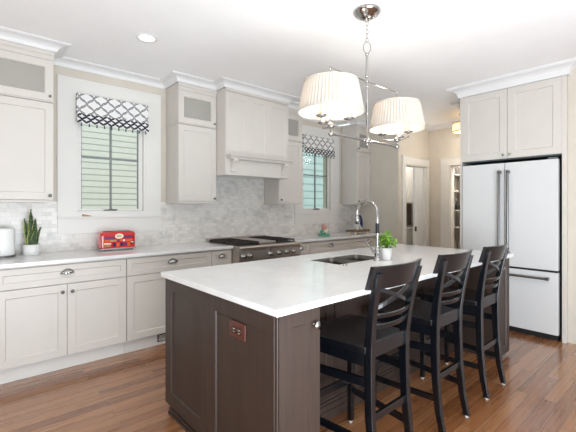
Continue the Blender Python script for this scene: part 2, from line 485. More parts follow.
# ------------------------------------------------------------------ doorways
def casing_set(name, pieces):
    W = sempty(name)
    m = MB()
    for p in pieces: m.box(*p)
    m.build('casing', M['trim'], W, 0.004)
    return W
d1 = casing_set('door_1', [(5.235, 5.335, 3.178, 3.2, 0, 2.03), (5.985, 6.085, 3.178, 3.2, 0, 2.03), (5.235, 6.085, 3.178, 3.2, 2.03, 2.15), (5.22, 6.10, 3.172, 3.2, 2.15, 2.17)])
m = MB(); m.box(5.335, 5.347, 3.2, 3.32, 0, 2.03); m.box(5.973, 5.985, 3.2, 3.32, 0, 2.03); m.box(5.347, 5.973, 3.2, 3.32, 2.018, 2.03)
m.build('jamb', M['trim'], d1)
leaf = MB().box(5.70, 5.972, 3.243, 3.278, 0.01, 2.016).build('door_leaf', M['door_white'], d1, 0.002)
m = MB().box(5.703, 5.755, 3.236, 3.243, 0.93, 1.01); m.build('handle', M['dark_metal'], leaf)
d2 = casing_set('door_2', [(6.088, 6.11, 2.83, 2.985, 0, 2.03), (6.088, 6.11, 1.92, 2.02, 0, 2.03), (6.088, 6.11, 1.92, 2.985, 2.03, 2.15), (6.082, 6.11, 1.905, 3.0, 2.15, 2.17)])
m = MB(); m.box(6.11, 6.23, 2.818, 2.83, 0, 2.03); m.box(6.11, 6.23, 2.02, 2.032, 0, 2.03); m.box(6.11, 6.23, 2.032, 2.818, 2.018, 2.03)
m.build('jamb', M['trim'], d2)

# ------------------------------------------------------------------ cabinet helpers (front faces local -y)
def shaker(mb, x0, x1, z0, z1, y, t=0.02, fw=0.06, rec=0.009, glassy=False):
    def rect(a, b, c, d, yy): return [(a, yy, c), (b, yy, c), (b, yy, d), (a, yy, d)]
    e = 0.0015
    R = [rect(x0, x1, z0, z1, y + t), rect(x0, x1, z0, z1, y + e), rect(x0 + e, x1 - e, z0 + e, z1 - e, y),
         rect(x0 + fw, x1 - fw, z0 + fw, z1 - fw, y), rect(x0 + fw + 0.006, x1 - fw - 0.006, z0 + fw + 0.006, z1 - fw - 0.006, y + rec)]
    if glassy: R.append(rect(x0 + fw + 0.006, x1 - fw - 0.006, z0 + fw + 0.006, z1 - fw - 0.006, y + t))
    mb.sweep(R, cap=False)
    if glassy:
        mb.add(R[0] + R[-1], [(0, 1, 5, 4), (1, 2, 6, 5), (2, 3, 7, 6), (3, 0, 4, 7)])
    else:
        mb.add(R[-1], [(0, 1, 2, 3)]); mb.add(R[0], [(3, 2, 1, 0)])
    return mb
def knob(x, y, z, parent, mat=None, r=0.014):
    m = MB().lathe([(0.008, 0), (0.0055, -0.004), (0.0055, -0.014), (r * 0.9, -0.018), (r, -0.022), (r * 0.9, -0.027), (r * 0.4, -0.030), (0.0005, -0.0305)], (x, y, z), 'y', 16)
    return m.build('knob', mat or M['brushed'], parent)
def cup_pull(x, y, z, parent, w=0.045, h=0.036, d=0.026):
    m = MB(); secs = []
    N = 14
    for k_ in range(6):
        a = PI / 2 * k_ / 5
        secs.append([(x + w * math.cos(PI * j / N) * math.cos(a) * (1 if True else 0), y - d * math.sin(a) - 0.001, z + h * math.sin(PI * j / N) * (math.cos(a) * 0.7 + 0.3)) for j in range(N + 1)])
    vs = [p for q in secs for p in q]; n = N + 1
    fs = [(i * n + j, i * n + j + 1, (i + 1) * n + j + 1, (i + 1) * n + j) for i in range(5) for j in range(N)]
    m.add(vs, fs, True)
    m.tube([(x + (w + 0.003) * math.cos(PI * j / N), y - 0.002, z + (h + 0.003) * math.sin(PI * j / N)) for j in range(N + 1)], 0.003, 6)
    o = m.build('cup_pull', M['chrome'], parent)
    s = o.modifiers.new('solid', 'SOLIDIFY'); s.thickness = 0.0025
    return o

FY = 3.44      # base door faces
def base_cab(x0, x1, label, layout, slot=None):
    """layout: list of ('drawer'|'door', x0, x1, z0, z1, handle)"""
    t = thing('base_cabinet', label, 'cabinet', ((x0 + x1) / 2, 3.75, 0), group='white base cabinets along the back wall')
    g = 0.0015
    m = MB().box(x0 + g, x1 - g, FY + 0.021, 4.035, 0.127, 0.884); m.build('carcass', M['cab'], t)
    m = MB().box(x0 + g, x1 - g, 3.51, 3.53, 0.0, 0.127); tk = m.build('toe_kick', M['trim'], t)
    if slot:
        m = MB(); m.box(slot[0], slot[1], 3.503, 3.51, 0.03, 0.10)
        for i in range(5): m.mat(1).box(slot[0] + 0.01, slot[1] - 0.01, 3.5015, 3.503, 0.038 + i * 0.012, 0.044 + i * 0.012)
        m.build('vent_grille', [M['black'], M['trim']], tk)
    for kind, a, b, c, d, hd in layout:
        fw = 0.058 if b - a > 0.3 else 0.045
        if kind == 'drawer':
            o = shaker(MB(), a, b, c, d, FY, 0.02, min(fw, (d - c) * 0.3), 0.008).build('drawer', M['cab'], t)
            cup_pull((a + b) / 2, FY, (c + d) / 2 + 0.004, o, 0.045 if b - a > .3 else 0.036)
        else:
            o = shaker(MB(), a, b, c, d, FY).build('door', M['cab'], t)
            if hd: knob(hd[0], FY, hd[1], o)
    return t
def std(x0, x1, two=True):
    g = 0.003; L = [('drawer', x0 + g, x1 - g, 0.715, 0.868, None)]
    if two:
        xm = (x0 + x1) / 2
        L += [('door', x0 + g, xm - g / 2, 0.127, 0.709, (xm - 0.035, 0.65)), ('door', xm + g / 2, x1 - g, 0.127, 0.709, (xm + 0.035, 0.65))]
    return L
base_cab(-0.78, 0.16, 'white two-door base cabinet at the far left end, mostly outside the picture', std(-0.78, 0.16))
base_cab(0.16, 1.093, 'white two-door base cabinet with wide drawer under the snake plant and toaster', std(0.16, 1.093))
base_cab(1.093, 1.954, 'white base cabinet with drawer directly behind the island corner, right of toaster', std(1.093, 1.954), (1.40, 1.70))
base_cab(1.954, 2.203, 'narrow white base cabinet squeezed against the left side of the range',
         [('drawer', 1.957, 2.200, 0.715, 0.868, None), ('door', 1.957, 2.200, 0.127, 0.709, (2.165, 0.65))])
base_cab(3.103, 3.393, 'narrow white base cabinet just right of the range', [('drawer', 3.106, 3.390, 0.715, 0.868, None), ('door', 3.106, 3.390, 0.127, 0.709, (3.14, 0.65))])
base_cab(3.393, 4.253, 'wide white base cabinet below the glass dome ornament', std(3.393, 4.253))
base_cab(4.253, 5.127, 'white base cabinet at the far right end below the wooden riser tray', std(4.253, 5.127))

def counter(x0, x1, label):
    m = MB().box(x0, x1, 3.41, 4.038, 0.885, 0.915)
    return tag(m.build('countertop', M['quartz'], None, 0.003), label, 'countertop')
counter(-0.78, 2.202, 'white quartz countertop left of the range holding the toaster and snake plant')
counter(3.104, 5.128, 'white quartz countertop right of the range under the smaller window')

UY = 3.72
def upper_cab(x0, x1, label, door_knob_right=True, el=True, er=True):
    t = thing('upper_cabinet', label, 'cabinet', ((x0 + x1) / 2, 3.9, 1.38), group='white upper cabinets with small glass doors on top')
    yb = 4.037; g = 0.0015; x0 += g; x1 -= g
    m = MB()
    m.box(x0, x1, UY + 0.021, yb, 1.395, 2.236)                    # lower box
    m.box(x0, x0 + 0.018, UY + 0.021, yb, 2.236, 2.60); m.box(x1 - 0.018, x1, UY + 0.021, yb, 2.236, 2.60)
    m.box(x0 + 0.018, x1 - 0.018, yb - 0.01, yb, 2.236, 2.60); m.box(x0, x1, UY + 0.0, yb, 2.60, 2.634)
    m.build('carcass', M['cab'], t)
    m = MB().box(x0, x1, UY + 0.004, yb, 1.378, 1.395); m.build('light_rail', M['cab'], t, 0.002)
    pl, pr = 0.006 * el, 0.006 * er
    m = MB().box(x0 - pl, x1 + pr, UY - 0.006, UY + 0.02, 2.236, 2.246)
    if el: m.box(x0 - 0.006, x0, UY + 0.02, yb, 2.236, 2.246)
    if er: m.box(x1, x1 + 0.006, UY + 0.02, yb, 2.236, 2.246)
    m.build('rail_moulding', M['cab'], t)
    secs = [[(x, UY - 0.001, 2.634), (x, UY - 0.012, 2.645), (x, UY - 0.012, 2.672), (x, yb, 2.672), (x, yb, 2.634)] for x in (x0 - pl / 2, x1 + pr / 2)]
    MB().sweep(secs).build('top_moulding', M['cab'], t)
    d = shaker(MB(), x0 + 0.002, x1 - 0.002, 1.40, 2.232, UY).build('door', M['cab'], t)
    kx = x1 - 0.03 if door_knob_right else x0 + 0.03
    knob(kx, UY, 1.435, d)
    d = shaker(MB(), x0 + 0.002, x1 - 0.002, 2.25, 2.598, UY, glassy=True).build('glass_door', M['cab'], t)
    MB().box(x0 + 0.06, x1 - 0.06, UY + 0.009, UY + 0.013, 2.31, 2.54).build('pane', M['glass_cab'], d)
    knob(kx, UY, 2.285, d, r=0.011)
    return t
upper_cab(0.02, 0.578, 'white upper cabinet left of the large window, at the left picture edge', el=False)
upper_cab(-0.54, 0.02, 'white upper cabinet beyond the left picture edge', er=False)
upper_cab(1.711, 2.176, 'tall narrow white upper cabinet between the large window and the hood', er=False)
upper_cab(3.115, 3.54, 'white upper cabinet right of the hood, partly hidden by it', False, el=False)
upper_cab(4.757, 5.127, 'white upper cabinet in the far corner right of the smaller window', False, er=False)

# ------------------------------------------------------------------ range hood
h = thing('range_hood', 'white panelled range hood cover with mantel shelf above the range', 'range hood', (2.645, 3.8, 1.7))
hx0, hx1, hy = 2.178, 3.113, 3.54
m = MB(); m.box(hx0, hx1, hy, 4.037, 1.90, 2.636)
m.box(hx0, hx0 + 0.02, hy, 4.037, 1.70, 1.90); m.box(hx1 - 0.02, hx1, hy, 4.037, 1.70, 1.90)
m.box(hx0 + 0.02, hx1 - 0.02, hy, hy + 0.02, 1.70, 1.90); m.box(hx0 + 0.02, hx1 - 0.02, 4.017, 4.037, 1.72, 1.90)
m.build('body', M['cab'], h)
m = MB()
xs = [hx0 + 0.004, hx0 + 0.325, hx0 + 0.612, hx1 - 0.004]
for a, b in zip(xs, xs[1:]):
    shaker(m, a, b, 1.92, 2.625, hy - 0.012, 0.012, 0.055, 0.007)
m.build('front_panel', M['cab'], h)
m = MB().box(hx0 + 0.002, hx1 - 0.002, hy - 0.006, hy, 1.702, 1.89); m.build('apron_panel', M['cab'], h)
MB().box(hx0 + 0.02, hx1 - 0.02, hy + 0.02, 4.017, 1.745, 1.76).build('filter', M['brushed'], h)
m = MB().sweep([[(x, hy - 0.005, 2.636), (x, hy - 0.024, 2.65), (x, hy - 0.024, 2.673), (x, 4.037, 2.673), (x, 4.037, 2.636)] for x in (hx0, hx1)])
m.build('top_moulding', M['cab'], h)
m = MB(); m.box(hx0, hx1, hy - 0.125, hy - 0.012, 1.905, 1.921)
m.sweep([[(x, hy - 0.013, 1.905), (x, hy - 0.105, 1.905), (x, hy - 0.092, 1.893), (x, hy - 0.082, 1.875), (x, hy - 0.013, 1.875)] for x in (hx0 + 0.02, hx1 - 0.02)])
m.build('mantel_shelf', M['cab'], h, 0.0015)
for cx in (hx0 + 0.095, hx1 - 0.095):
    w2 = 0.03
    prof = [(0, 1.875), (-0.075, 1.875), (-0.075, 1.855), (-0.062, 1.845), (-0.045, 1.82), (-0.03, 1.785), (-0.022, 1.755), (-0.028, 1.748), (-0.028, 1.738), (0, 1.738)]
    MB().sweep([[(x, hy - 0.0065 + p, z) for p, z in prof] for x in (cx - w2, cx + w2)]).build('corbel', M['cab'], h)

# ------------------------------------------------------------------ range
r = thing('kitchen_range', 'stainless steel professional gas range with six knobs under the hood', 'range', (2.653, 3.7, 0))
rx0, rx1, ry = 2.206, 3.100, 3.30
M['steel'] = plain('stainless_steel', (196, 188, 180), 0.4, 1.0)
m = MB().box(rx0, rx1, ry + 0.03, 4.03, 0.10, 0.912); m.build('body', M['steel'], r)
m = MB().sweep([[(x, ry + 0.03, 0.74), (x, ry + 0.004, 0.745), (x, ry, 0.76), (x, ry, 0.855), (x, ry - 0.006, 0.865), (x, ry - 0.018, 0.878), (x, ry - 0.02, 0.893), (x, ry - 0.012, 0.908), (x, ry + 0.004, 0.913), (x, ry + 0.03, 0.913)] for x in (rx0, rx1)])
cp = m.build('control_panel', M['steel'], r)
for kx in (2.262, 2.345, 2.635, 2.765, 2.885, 2.995):
    m = MB().lathe([(0.030, 0), (0.030, -0.006), (0.023, -0.008), (0.021, -0.03), (0.018, -0.036), (0.0005, -0.037)], (kx, ry, 0.803), 'y', 20)
    m.box(kx - 0.005, kx + 0.005, ry - 0.047, ry - 0.03, 0.783, 0.823)
    m.build('knob', M['chrome'], cp)
MB().box(2.628, 2.645, ry - 0.003, ry, 0.842, 0.852).build('badge', M['black'], cp)
m = MB().box(rx0 + 0.005, rx1 - 0.005, ry + 0.005, ry + 0.029, 0.25, 0.735); od = m.build('oven_door', M['steel'], r, 0.003)
m = MB().tube([(rx0 + 0.06, ry - 0.045, 0.69), (rx1 - 0.06, ry - 0.045, 0.69)], 0.012, 12)
for xx in (rx0 + 0.08, rx1 - 0.08): m.box(xx - 0.01, xx + 0.01, ry - 0.045, ry + 0.005, 0.682, 0.698)
m.build('handle', M['steel'], od)
MB().box(rx0 + 0.2, rx1 - 0.2, ry + 0.001, ry + 0.005, 0.36, 0.6).build('oven_window', M['black'], od)
MB().box(rx0 + 0.01, rx1 - 0.01, ry + 0.06, 4.0, 0.0, 0.10).build('kick_plate', M['dark_metal'], r)
MB().box(rx0 + 0.02, rx1 - 0.02, ry + 0.05, 3.97, 0.912, 0.917).build('cooktop', M['iron'], r)
def grate(x0, x1, y0, y1, z=0.948):
    m = MB(); b = 0.006
    m.box(x0, x1, y0, y0 + 2 * b, 0.935, z); m.box(x0, x1, y1 - 2 * b, y1, 0.935, z)
    m.box(x0, x0 + 2 * b, y0, y1, 0.935, z); m.box(x1 - 2 * b, x1, y0, y1, 0.935, z)
    ym = (y0 + y1) / 2; m.box(x0, x1, ym - b, ym + b, 0.936, z)
    for yc in ((y0 + ym) / 2, (ym + y1) / 2):
        for i in range(-1, 2): m.box(x0, x1, yc + i * 0.055 - 0.004, yc + i * 0.055 + 0.004, 0.938, z + 0.001)
        m.box((x0 + x1) / 2 - 0.004, (x0 + x1) / 2 + 0.004, yc - 0.12, yc + 0.12, 0.938, z)
    for px in (x0 + b, x1 - b):
        for py in (y0 + b, ym, y1 - b): m.box(px - b, px + b, py - b, py + b, 0.917, 0.936)
    m.build('grate', M['iron'], r)
    for yc in ((y0 + ym) / 2, (ym + y1) / 2):
        MB().lathe([(0.045, 0.917), (0.045, 0.924), (0.03, 0.926), (0.028, 0.932), (0.0005, 0.933)], ((x0 + x1) / 2, yc, 0), 'z', 18).build('burner', M['iron'], r)
grate(rx0 + 0.03, rx0 + 0.31, ry + 0.07, 3.95)
grate(rx1 - 0.31, rx1 - 0.03, ry + 0.07, 3.95)
MB().box(rx0 + 0.325, rx1 - 0.325, ry + 0.07, 3.95, 0.917, 0.94).build('griddle', M['steel'], r, 0.004)
m = MB(); m.box(rx0, rx1, 3.97, 4.03, 0.912, 0.958); m.build('back_guard', M['steel'], r, 0.004)

# ------------------------------------------------------------------ island
ix0, ix1, iy0, iy1 = 0.952, 3.752, 1.152, 2.335
bx0, bx1, by0, by1 = 0.975, 3.729, 1.178, 2.312
isl = thing('kitchen_island', 'dark espresso wood kitchen island with panelled ends and stool recess', 'kitchen island', (2.352, 1.75, 0))
m = MB()
m.box(bx0 + 0.02, bx1 - 0.02, 1.60, by1 - 0.02, 0.078, 0.655)          # back block below the sink
m.box(bx0 + 0.02, 2.03, 1.60, by1 - 0.02, 0.655, 0.884); m.box(2.68, bx1 - 0.02, 1.60, by1 - 0.02, 0.655, 0.884)
m.box(2.03, 2.68, 1.60, 1.66, 0.655, 0.884); m.box(2.03, 2.68, 2.2, by1 - 0.02, 0.655, 0.884)
m.box(bx0 + 0.02, 1.234, by0 + 0.02, 1.60, 0.078, 0.884); m.box(3.47, bx1 - 0.02, by0 + 0.02, 1.60, 0.078, 0.884)
m.build('carcass', M['espresso'], isl)
# base plinth with stepped moulding
m = MB()
def plinth(x0, x1, y0, y1):
    m.box(x0, x1, y0, y1, 0, 0.078)
plinth(bx0 + 0.045, bx1 - 0.045, 1.585, by1 - 0.045)
plinth(bx0 + 0.045, 1.22, by0 + 0.045, 1.585); plinth(3.485, bx1 - 0.045, by0 + 0.045, 1.585)
for i, (o, z) in enumerate(((0.032, 0.078), (0.024, 0.064), (0.027, 0.0), (0.018, 0.040), (0.012, 0.018))):
    if z == 0: continue
    m.box(bx0 + o, bx0 + 0.045, by0 + o, by1 - o, 0, z); m.box(bx0 + o, 1.22, by0 + o, by0 + 0.045, 0, z)
m.build('plinth', M['espresso'], isl)
m = MB()
for y, z in ((1.578, 0.135), (1.57, 0.115), (1.562, 0.095), (1.555, 0.06)):
    m.box(1.236, 3.468, y, 1.599, 0.0, z)
m.build('base_moulding', M['espresso'], isl, 0.003)
# end panels (face -x). build with local frame rotated -90: local x -> world -y
def side_panel(xf, y0, y1, z0, z1, fw, sgn=-1):
    mm = MB(); shaker(mm, 0, y1 - y0, z0, z1, 0, 0.019, fw, 0.009)
    mm.v = [(xf - sgn * 0 + (p[1] if sgn < 0 else -p[1]), y1 - p[0], p[2]) for p in mm.v]
    return mm
side_panel(bx0, 1.771, by1, 0.078, 0.884, 0.082).build('end_panel', M['espresso'], isl)
side_panel(bx0, by0 + 0.02, 1.767, 0.078, 0.884, 0.085).build('end_panel', M['espresso'], isl)
side_panel(bx1, by0 + 0.02, by1, 0.078, 0.884, 0.085, 1).build('end_panel', M['espresso'], isl)
# front doors at both ends
d = shaker(MB(), bx0 + 0.014, 1.234, 0.078, 0.882, by0, 0.019, 0.068, 0.009).build('door', M['espresso'], isl)
knob(1.196, by0, 0.802, d, M['chrome'], 0.019)
d = shaker(MB(), 3.47, bx1 - 0.014, 0.03, 0.882, by0, 0.019, 0.068, 0.009).build('door', M['espresso'], isl)
knob(3.51, by0, 0.802, d, M['chrome'], 0.016)
m = MB().tube([(bx0 + 0.013, by0 + 0.014, 0.078), (bx0 + 0.013, by0 + 0.014, 0.884)], 0.006, 10)
m.build('corner_bead', M['espresso'], isl)
# recess back panels
m = MB()
for i in range(4):
    a = 1.24 + i * 0.557; shaker(m, a, a + 0.55, 0.12, 0.882, 1.582, 0.018, 0.07, 0.008)
m.build('recess_panel', M['espresso'], isl)
# outlet
m = MB(); oy0, oy1 = 1.412, 1.545
m.box(bx0 - 0.0, bx0 + 0.0085, oy0, oy1, 0.709, 0.787)
plate = m.build('outlet_plate', M['outlet'], isl, 0.002)
for yc in (oy0 + 0.045, oy1 - 0.045):
    m = MB().lathe([(0.018, 0.0), (0.018, -0.003), (0.0005, -0.0032)], (bx0, yc, 0.745), 'x', 18)
    m.mat(1)
    for dz in (-0.007, 0.007): m.box(bx0 - 0.0040, bx0 - 0.0030, yc - 0.006, yc + 0.004, 0.745 + dz - 0.0015, 0.745 + dz + 0.0015)
    m.build('receptacle', [M['outlet_dark'], M['cream']], plate)
# move plate slightly proud of the recessed panel: it sits on the rail face
# back (aisle) side doors
for i in range(5):
    a = bx0 + 0.02 + i * 0.543
    mm = MB(); shaker(mm, 0, 0.54, 0.078, 0.882, 0, 0.019, 0.06, 0.009)
    mm.v = [(a + 0.54 - p[0], by1 - p[1], p[2]) for p in mm.v]
    mm.build('door', M['espresso'], isl)

# island top with sink cut-out
sx0, sx1, sy0, sy1 = 2.06, 2.65, 1.775, 2.09
m = MB()
for a, b, c_, e in ((ix0, sx0, iy0, iy1), (sx1, ix1, iy0, iy1), (sx0, sx1, iy0, sy0), (sx0, sx1, sy1, iy1)): pass
def ring(z): return [(ix0, iy0, z), (ix1, iy0, z), (ix1, iy1, z), (ix0, iy1, z)], [(sx0, sy0, z), (sx1, sy0, z), (sx1, sy1, z), (sx0, sy1, z)]
to, ti = ring(0.915); bo, bi = ring(0.885)
vs = to + ti + bo + bi
fs = []
for j in range(4):
    k_ = (j + 1) % 4
    fs += [(j, k_, 4 + k_, 4 + j), (8 + k_, 8 + j, 12 + j, 12 + k_), (j, 8 + j, 8 + k_, k_), (4 + j, 4 + k_, 12 + k_, 12 + j)]
m.add(vs, fs)
tag(m.build('island_countertop', M['quartz'], None, 0.0035), 'large white quartz slab topping the dark island, with undermount sink', 'countertop')

# sink
s = thing('kitchen_sink', 'double bowl stainless undermount sink in the island top', 'sink', (2.355, 1.93, 0.68))
M['sink_steel'] = plain('sink_steel', (112, 109, 105), 0.38, 1.0)
def bowl(x0, x1, y0, y1, zb):
    mm = MB()
    def rr(o, z, r=0.03, n=5):
        pts = []
        for cx, cy, a0 in ((x1 - o - r, y1 - o - r, 0), (x0 + o + r, y1 - o - r, PI / 2), (x0 + o + r, y0 + o + r, PI), (x1 - o - r, y0 + o + r, 1.5 * PI)):
            for i in range(n + 1):
                a = a0 + PI / 2 * i / n; pts.append((cx + r * math.cos(a), cy + r * math.sin(a), z))
        return pts
    mm.sweep([rr(0.0005, 0.912), rr(0.0035, 0.910), rr(0.006, 0.87), rr(0.01, zb + 0.03), rr(0.03, zb + 0.002), rr(0.06, zb)], True, cap=False)
    last = rr(0.06, zb); mm.add(last, [tuple(range(len(last)))])
    o = mm.build('bowl', M['sink_steel'], s)
    sm = o.modifiers.new('solid', 'SOLIDIFY'); sm.thickness = 0.002
    MB().lathe([(0.04, zb + 0.003), (0.03, zb + 0.002), (0.0005, zb + 0.001)], ((x0 + x1) / 2, (y0 + y1) / 2, 0), 'z', 18).build('drain', M['chrome'], s)
bowl(2.062, 2.325, 1.777, 2.088, 0.70); bowl(2.345, 2.648, 1.777, 2.088, 0.68)

# faucet
fx, fy = 2.44, 1.708
f = thing('faucet', 'tall polished gooseneck pull-down faucet on the island top behind the sink', 'faucet', (fx, fy, 0.915))
MB().lathe([(0.030, 0.915), (0.030, 0.922), (0.024, 0.928), (0.021, 0.95), (0.024, 0.975), (0.026, 0.99), (0.020, 1.005), (0.016, 1.02), (0.0005, 1.021)], (fx, fy, 0), 'z', 20).build('base', M['chrome'], f)
pts = [(fx, fy, 1.0), (fx, fy, 1.25)]
R_ = 0.10
for i in range(1, 15):
    a = PI - (PI * 1.06) * i / 14
    pts.append((fx - 0.0, fy + R_ + R_ * math.cos(a), 1.285 + R_ * math.sin(a)))
MB().tube(pts, 0.0125, 12).build('spout', M['chrome'], f)
e0 = Vector(pts[-1]); 
MB().lathe([(0.0005, 0), (0.013, 0), (0.018, -0.03), (0.020, -0.075), (0.0005, -0.076)], (e0.x, e0.y, e0.z + 0.005), 'z', 16).build('spray_head', M['chrome'], f)
m = MB().tube([(fx - 0.015, fy, 0.985), (fx - 0.05, fy + 0.005, 0.99)], 0.012, 10)
m.tube([(fx - 0.045, fy + 0.005, 0.988), (fx - 0.075, fy + 0.012, 1.02), (fx - 0.12, fy + 0.02, 1.075)], [0.009, 0.006, 0.007], 10)
m.build('lever', M['chrome'], f)
MB().lathe([(0.0148, 1.13), (0.0150, 1.135), (0.0150, 1.205), (0.0148, 1.21)], (fx, fy, 0), 'z', 16).build('collar', M['dark_metal'], f)
o = MB().lathe([(0.018, 0.915), (0.018, 0.921), (0.014, 0.924), (0.010, 0.9245), (0.010, 0.929), (0.0005, 0.930)], (2.055, 1.715, 0), 'z', 16).build('air_switch', M['chrome'])
tag(o, 'small round chrome disposal button beside the front corner of the sink', 'button')

# ------------------------------------------------------------------ bar stools
def make_stool():
    t = thing('bar_stool', '', 'bar stool', (0, 0, 0), 0, 'black cross-back bar stools at the island')
    # local: origin on floor under the seat centre; sitter faces +y. rear feet y=-0.225, front feet y=0.225
    bm_ = M['stool']
    def leg(pts, name='leg'):
        secs = [[(x - a, y - b, z), (x + a, y - b, z), (x + a, y + b, z), (x - a, y + b, z)] for x, y, z, a, b in pts]
        return MB().sweep(secs).build(name, bm_, t, 0.003)
    for sx in (-1, 1):
        leg([(sx * 0.160, -0.232, 0.012, .015, .017), (sx * 0.158, -0.205, .15, .016, .019), (sx * 0.155, -0.186, .34, .017, .021), (sx * 0.152, -0.180, .55, .017, .022), (sx * 0.153, -0.182, .68, .017, .022),
             (sx * 0.160, -0.198, .80, .017, .019), (sx * 0.169, -0.224, .93, .017, .016), (sx * 0.176, -0.250, 1.03, .017, .014)])
        leg([(sx * 0.203, 0.222, 0.012, .015, .015), (sx * 0.198, 0.212, .63, .020, .020)])
        MB().lathe([(0.012, 0), (0.012, 0.012)], (sx * 0.203, 0.222, 0), 'z', 10).build('foot_pad', M['rubber'], t)
        MB().lathe([(0.012, 0), (0.012, 0.012)], (sx * 0.160, -0.232, 0), 'z', 10).build('foot_pad', M['rubber'], t)
    # saddle seat
    N = 12; top = []; bot = []
    for j in range(N + 1):
        yy = -0.17 + 0.43 * j / N; wv = 0.178 + 0.047 * min(1, j / N * 1.6)
        for i in range(N + 1):
            uu = -1 + 2 * i / N
            dish = 0.013 * (1 - abs(uu) ** 2) * (1 - ((j / N - 0.45) * 1.7) ** 2) - (0.012 * max(0, j / N - 0.8) * 5)
            top.append((uu * wv, yy, 0.668 - max(dish, 0) - (0.010 * max(0, j / N - .85) / .15)))
            bot.append((uu * (wv - .006), yy, 0.632))
    n = N + 1; m = MB(); vs = top + bot; o_ = n * n
    fs = [(j * n + i, j * n + i + 1, (j + 1) * n + i + 1, (j + 1) * n + i) for j in range(N) for i in range(N)]
    m.add(vs, fs + [tuple(reversed([a + o_ for a in q])) for q in fs] +
          [(i, o_ + i, o_ + i + 1, i + 1) for i in range(N)] + [(N * n + i + 1, o_ + N * n + i + 1, o_ + N * n + i, N * n + i) for i in range(N)] +
          [((j + 1) * n, o_ + (j + 1) * n, o_ + j * n, j * n) for j in range(N)] + [(j * n + N, o_ + j * n + N, o_ + (j + 1) * n + N, (j + 1) * n + N) for j in range(N)])
    m.build('seat', bm_, t, 0.004)
    m = MB(); m.box(-0.172, 0.172, 0.20, 0.222, 0.572, 0.632)
    for sx in (-1, 1):
        m.sweep([[(sx * 0.158 - .01, -0.165, 0.572), (sx * 0.158 + .01, -0.165, 0.572), (sx * 0.158 + .01, -0.165, 0.632), (sx * 0.158 - .01, -0.165, 0.632)],
                 [(sx * 0.195 - .01, 0.20, 0.572), (sx * 0.195 + .01, 0.20, 0.572), (sx * 0.195 + .01, 0.20, 0.632), (sx * 0.195 - .01, 0.20, 0.632)]])
    m.build('apron', bm_, t)
    MB().box(-0.136, 0.136, -0.192, -0.170, 0.612, 0.688).build('back_apron', bm_, t, 0.003)
    # curved crest rail: bulges toward -y
    def rail(z0, z1, yl, bulge, th, lean, hw, name, ends=None):
        secs = []
        for i in range(15):
            uu = -1 + i / 7; x = uu * hw; y = yl - bulge * (1 - uu * uu)
            zb, zt = (z0(uu), z1(uu)) if callable(z0) else (z0, z1)
            secs.append([(x, y - th + lean * 0, zb), (x, y + th, zb), (x, y + th - lean, zt), (x, y - th - lean, zt)])
        return MB().sweep(secs).build(name, bm_, t, 0.003)
    rail(0.952, 1.064, -0.206, 0.040, 0.0095, 0.034, 0.213, 'crest_rail')
    rail(0.806, 0.828, -0.200, 0.034, 0.007, 0.006, 0.149, 'slat'); rail(0.752, 0.776, -0.188, 0.034, 0.007, 0.006, 0.143, 'slat')
    # crossing strips
    for sg in (-1, 1):
        secs = []
        for i in range(13):
            q = i / 12; uu = -1 + 2 * q; x = sg * uu * (0.143 + 0.012 * q); z = 0.846 + 0.108 * (q + 0.10 * math.sin(PI * q) * 0)
            y = -0.194 - 0.030 * (1 - uu * uu) - (z - 0.846) * 0.25 + (0.004 * sg)
            secs.append([(x, y - .005, z - .011), (x, y + .005, z - .011), (x, y + .005, z + .011), (x, y - .005, z + .011)])
        MB().sweep(secs).build('cross_strip', bm_, t, 0.002)
    # stretchers
    def bar(a, b, w_, h_):
        secs = []
        A, B = Vector(a), Vector(b); d_ = (B - A).normalized(); sd = Vector((d_.y, -d_.x, 0)).normalized() * w_
        for P in (A, B): secs.append([tuple(P - sd - Vector((0, 0, h_))), tuple(P + sd - Vector((0, 0, h_))), tuple(P + sd + Vector((0, 0, h_))), tuple(P - sd + Vector((0, 0, h_)))])
        MB().sweep(secs).build('stretcher', bm_, t, 0.002)
    bar((-0.141, -0.187, 0.325), (0.141, -0.187, 0.325), .009, .019)
    bar((-0.186, 0.216, 0.27), (0.186, 0.216, 0.27), .010, .021)
    for sx in (-1, 1):
        bar((sx * 0.153, -0.162, 0.492), (sx * 0.198, 0.197, 0.478), .009, .021)
        bar((sx * 0.157, -0.185, 0.205), (sx * 0.200, 0.203, 0.205), .009, .017)
    return t
def copy_tree(o, parent=None):
    c_ = o.copy(); C.objects.link(c_)
    if parent: c_.parent = parent
    for ch in list(o.children): copy_tree(ch, c_)
    return c_
stool = make_stool()
spots = [(1.603, 'nearest black cross-back bar stool, beside the island corner cabinet with the knob'),
         (2.245, 'middle black cross-back bar stool of the three at the island'),
         (2.890, 'farthest black cross-back bar stool, the one nearest the refrigerator')]
for i, (x, lb) in enumerate(spots):
    o = stool if i == 0 else copy_tree(stool)
    o.location = (x, 1.24, 0); o['label'] = lb

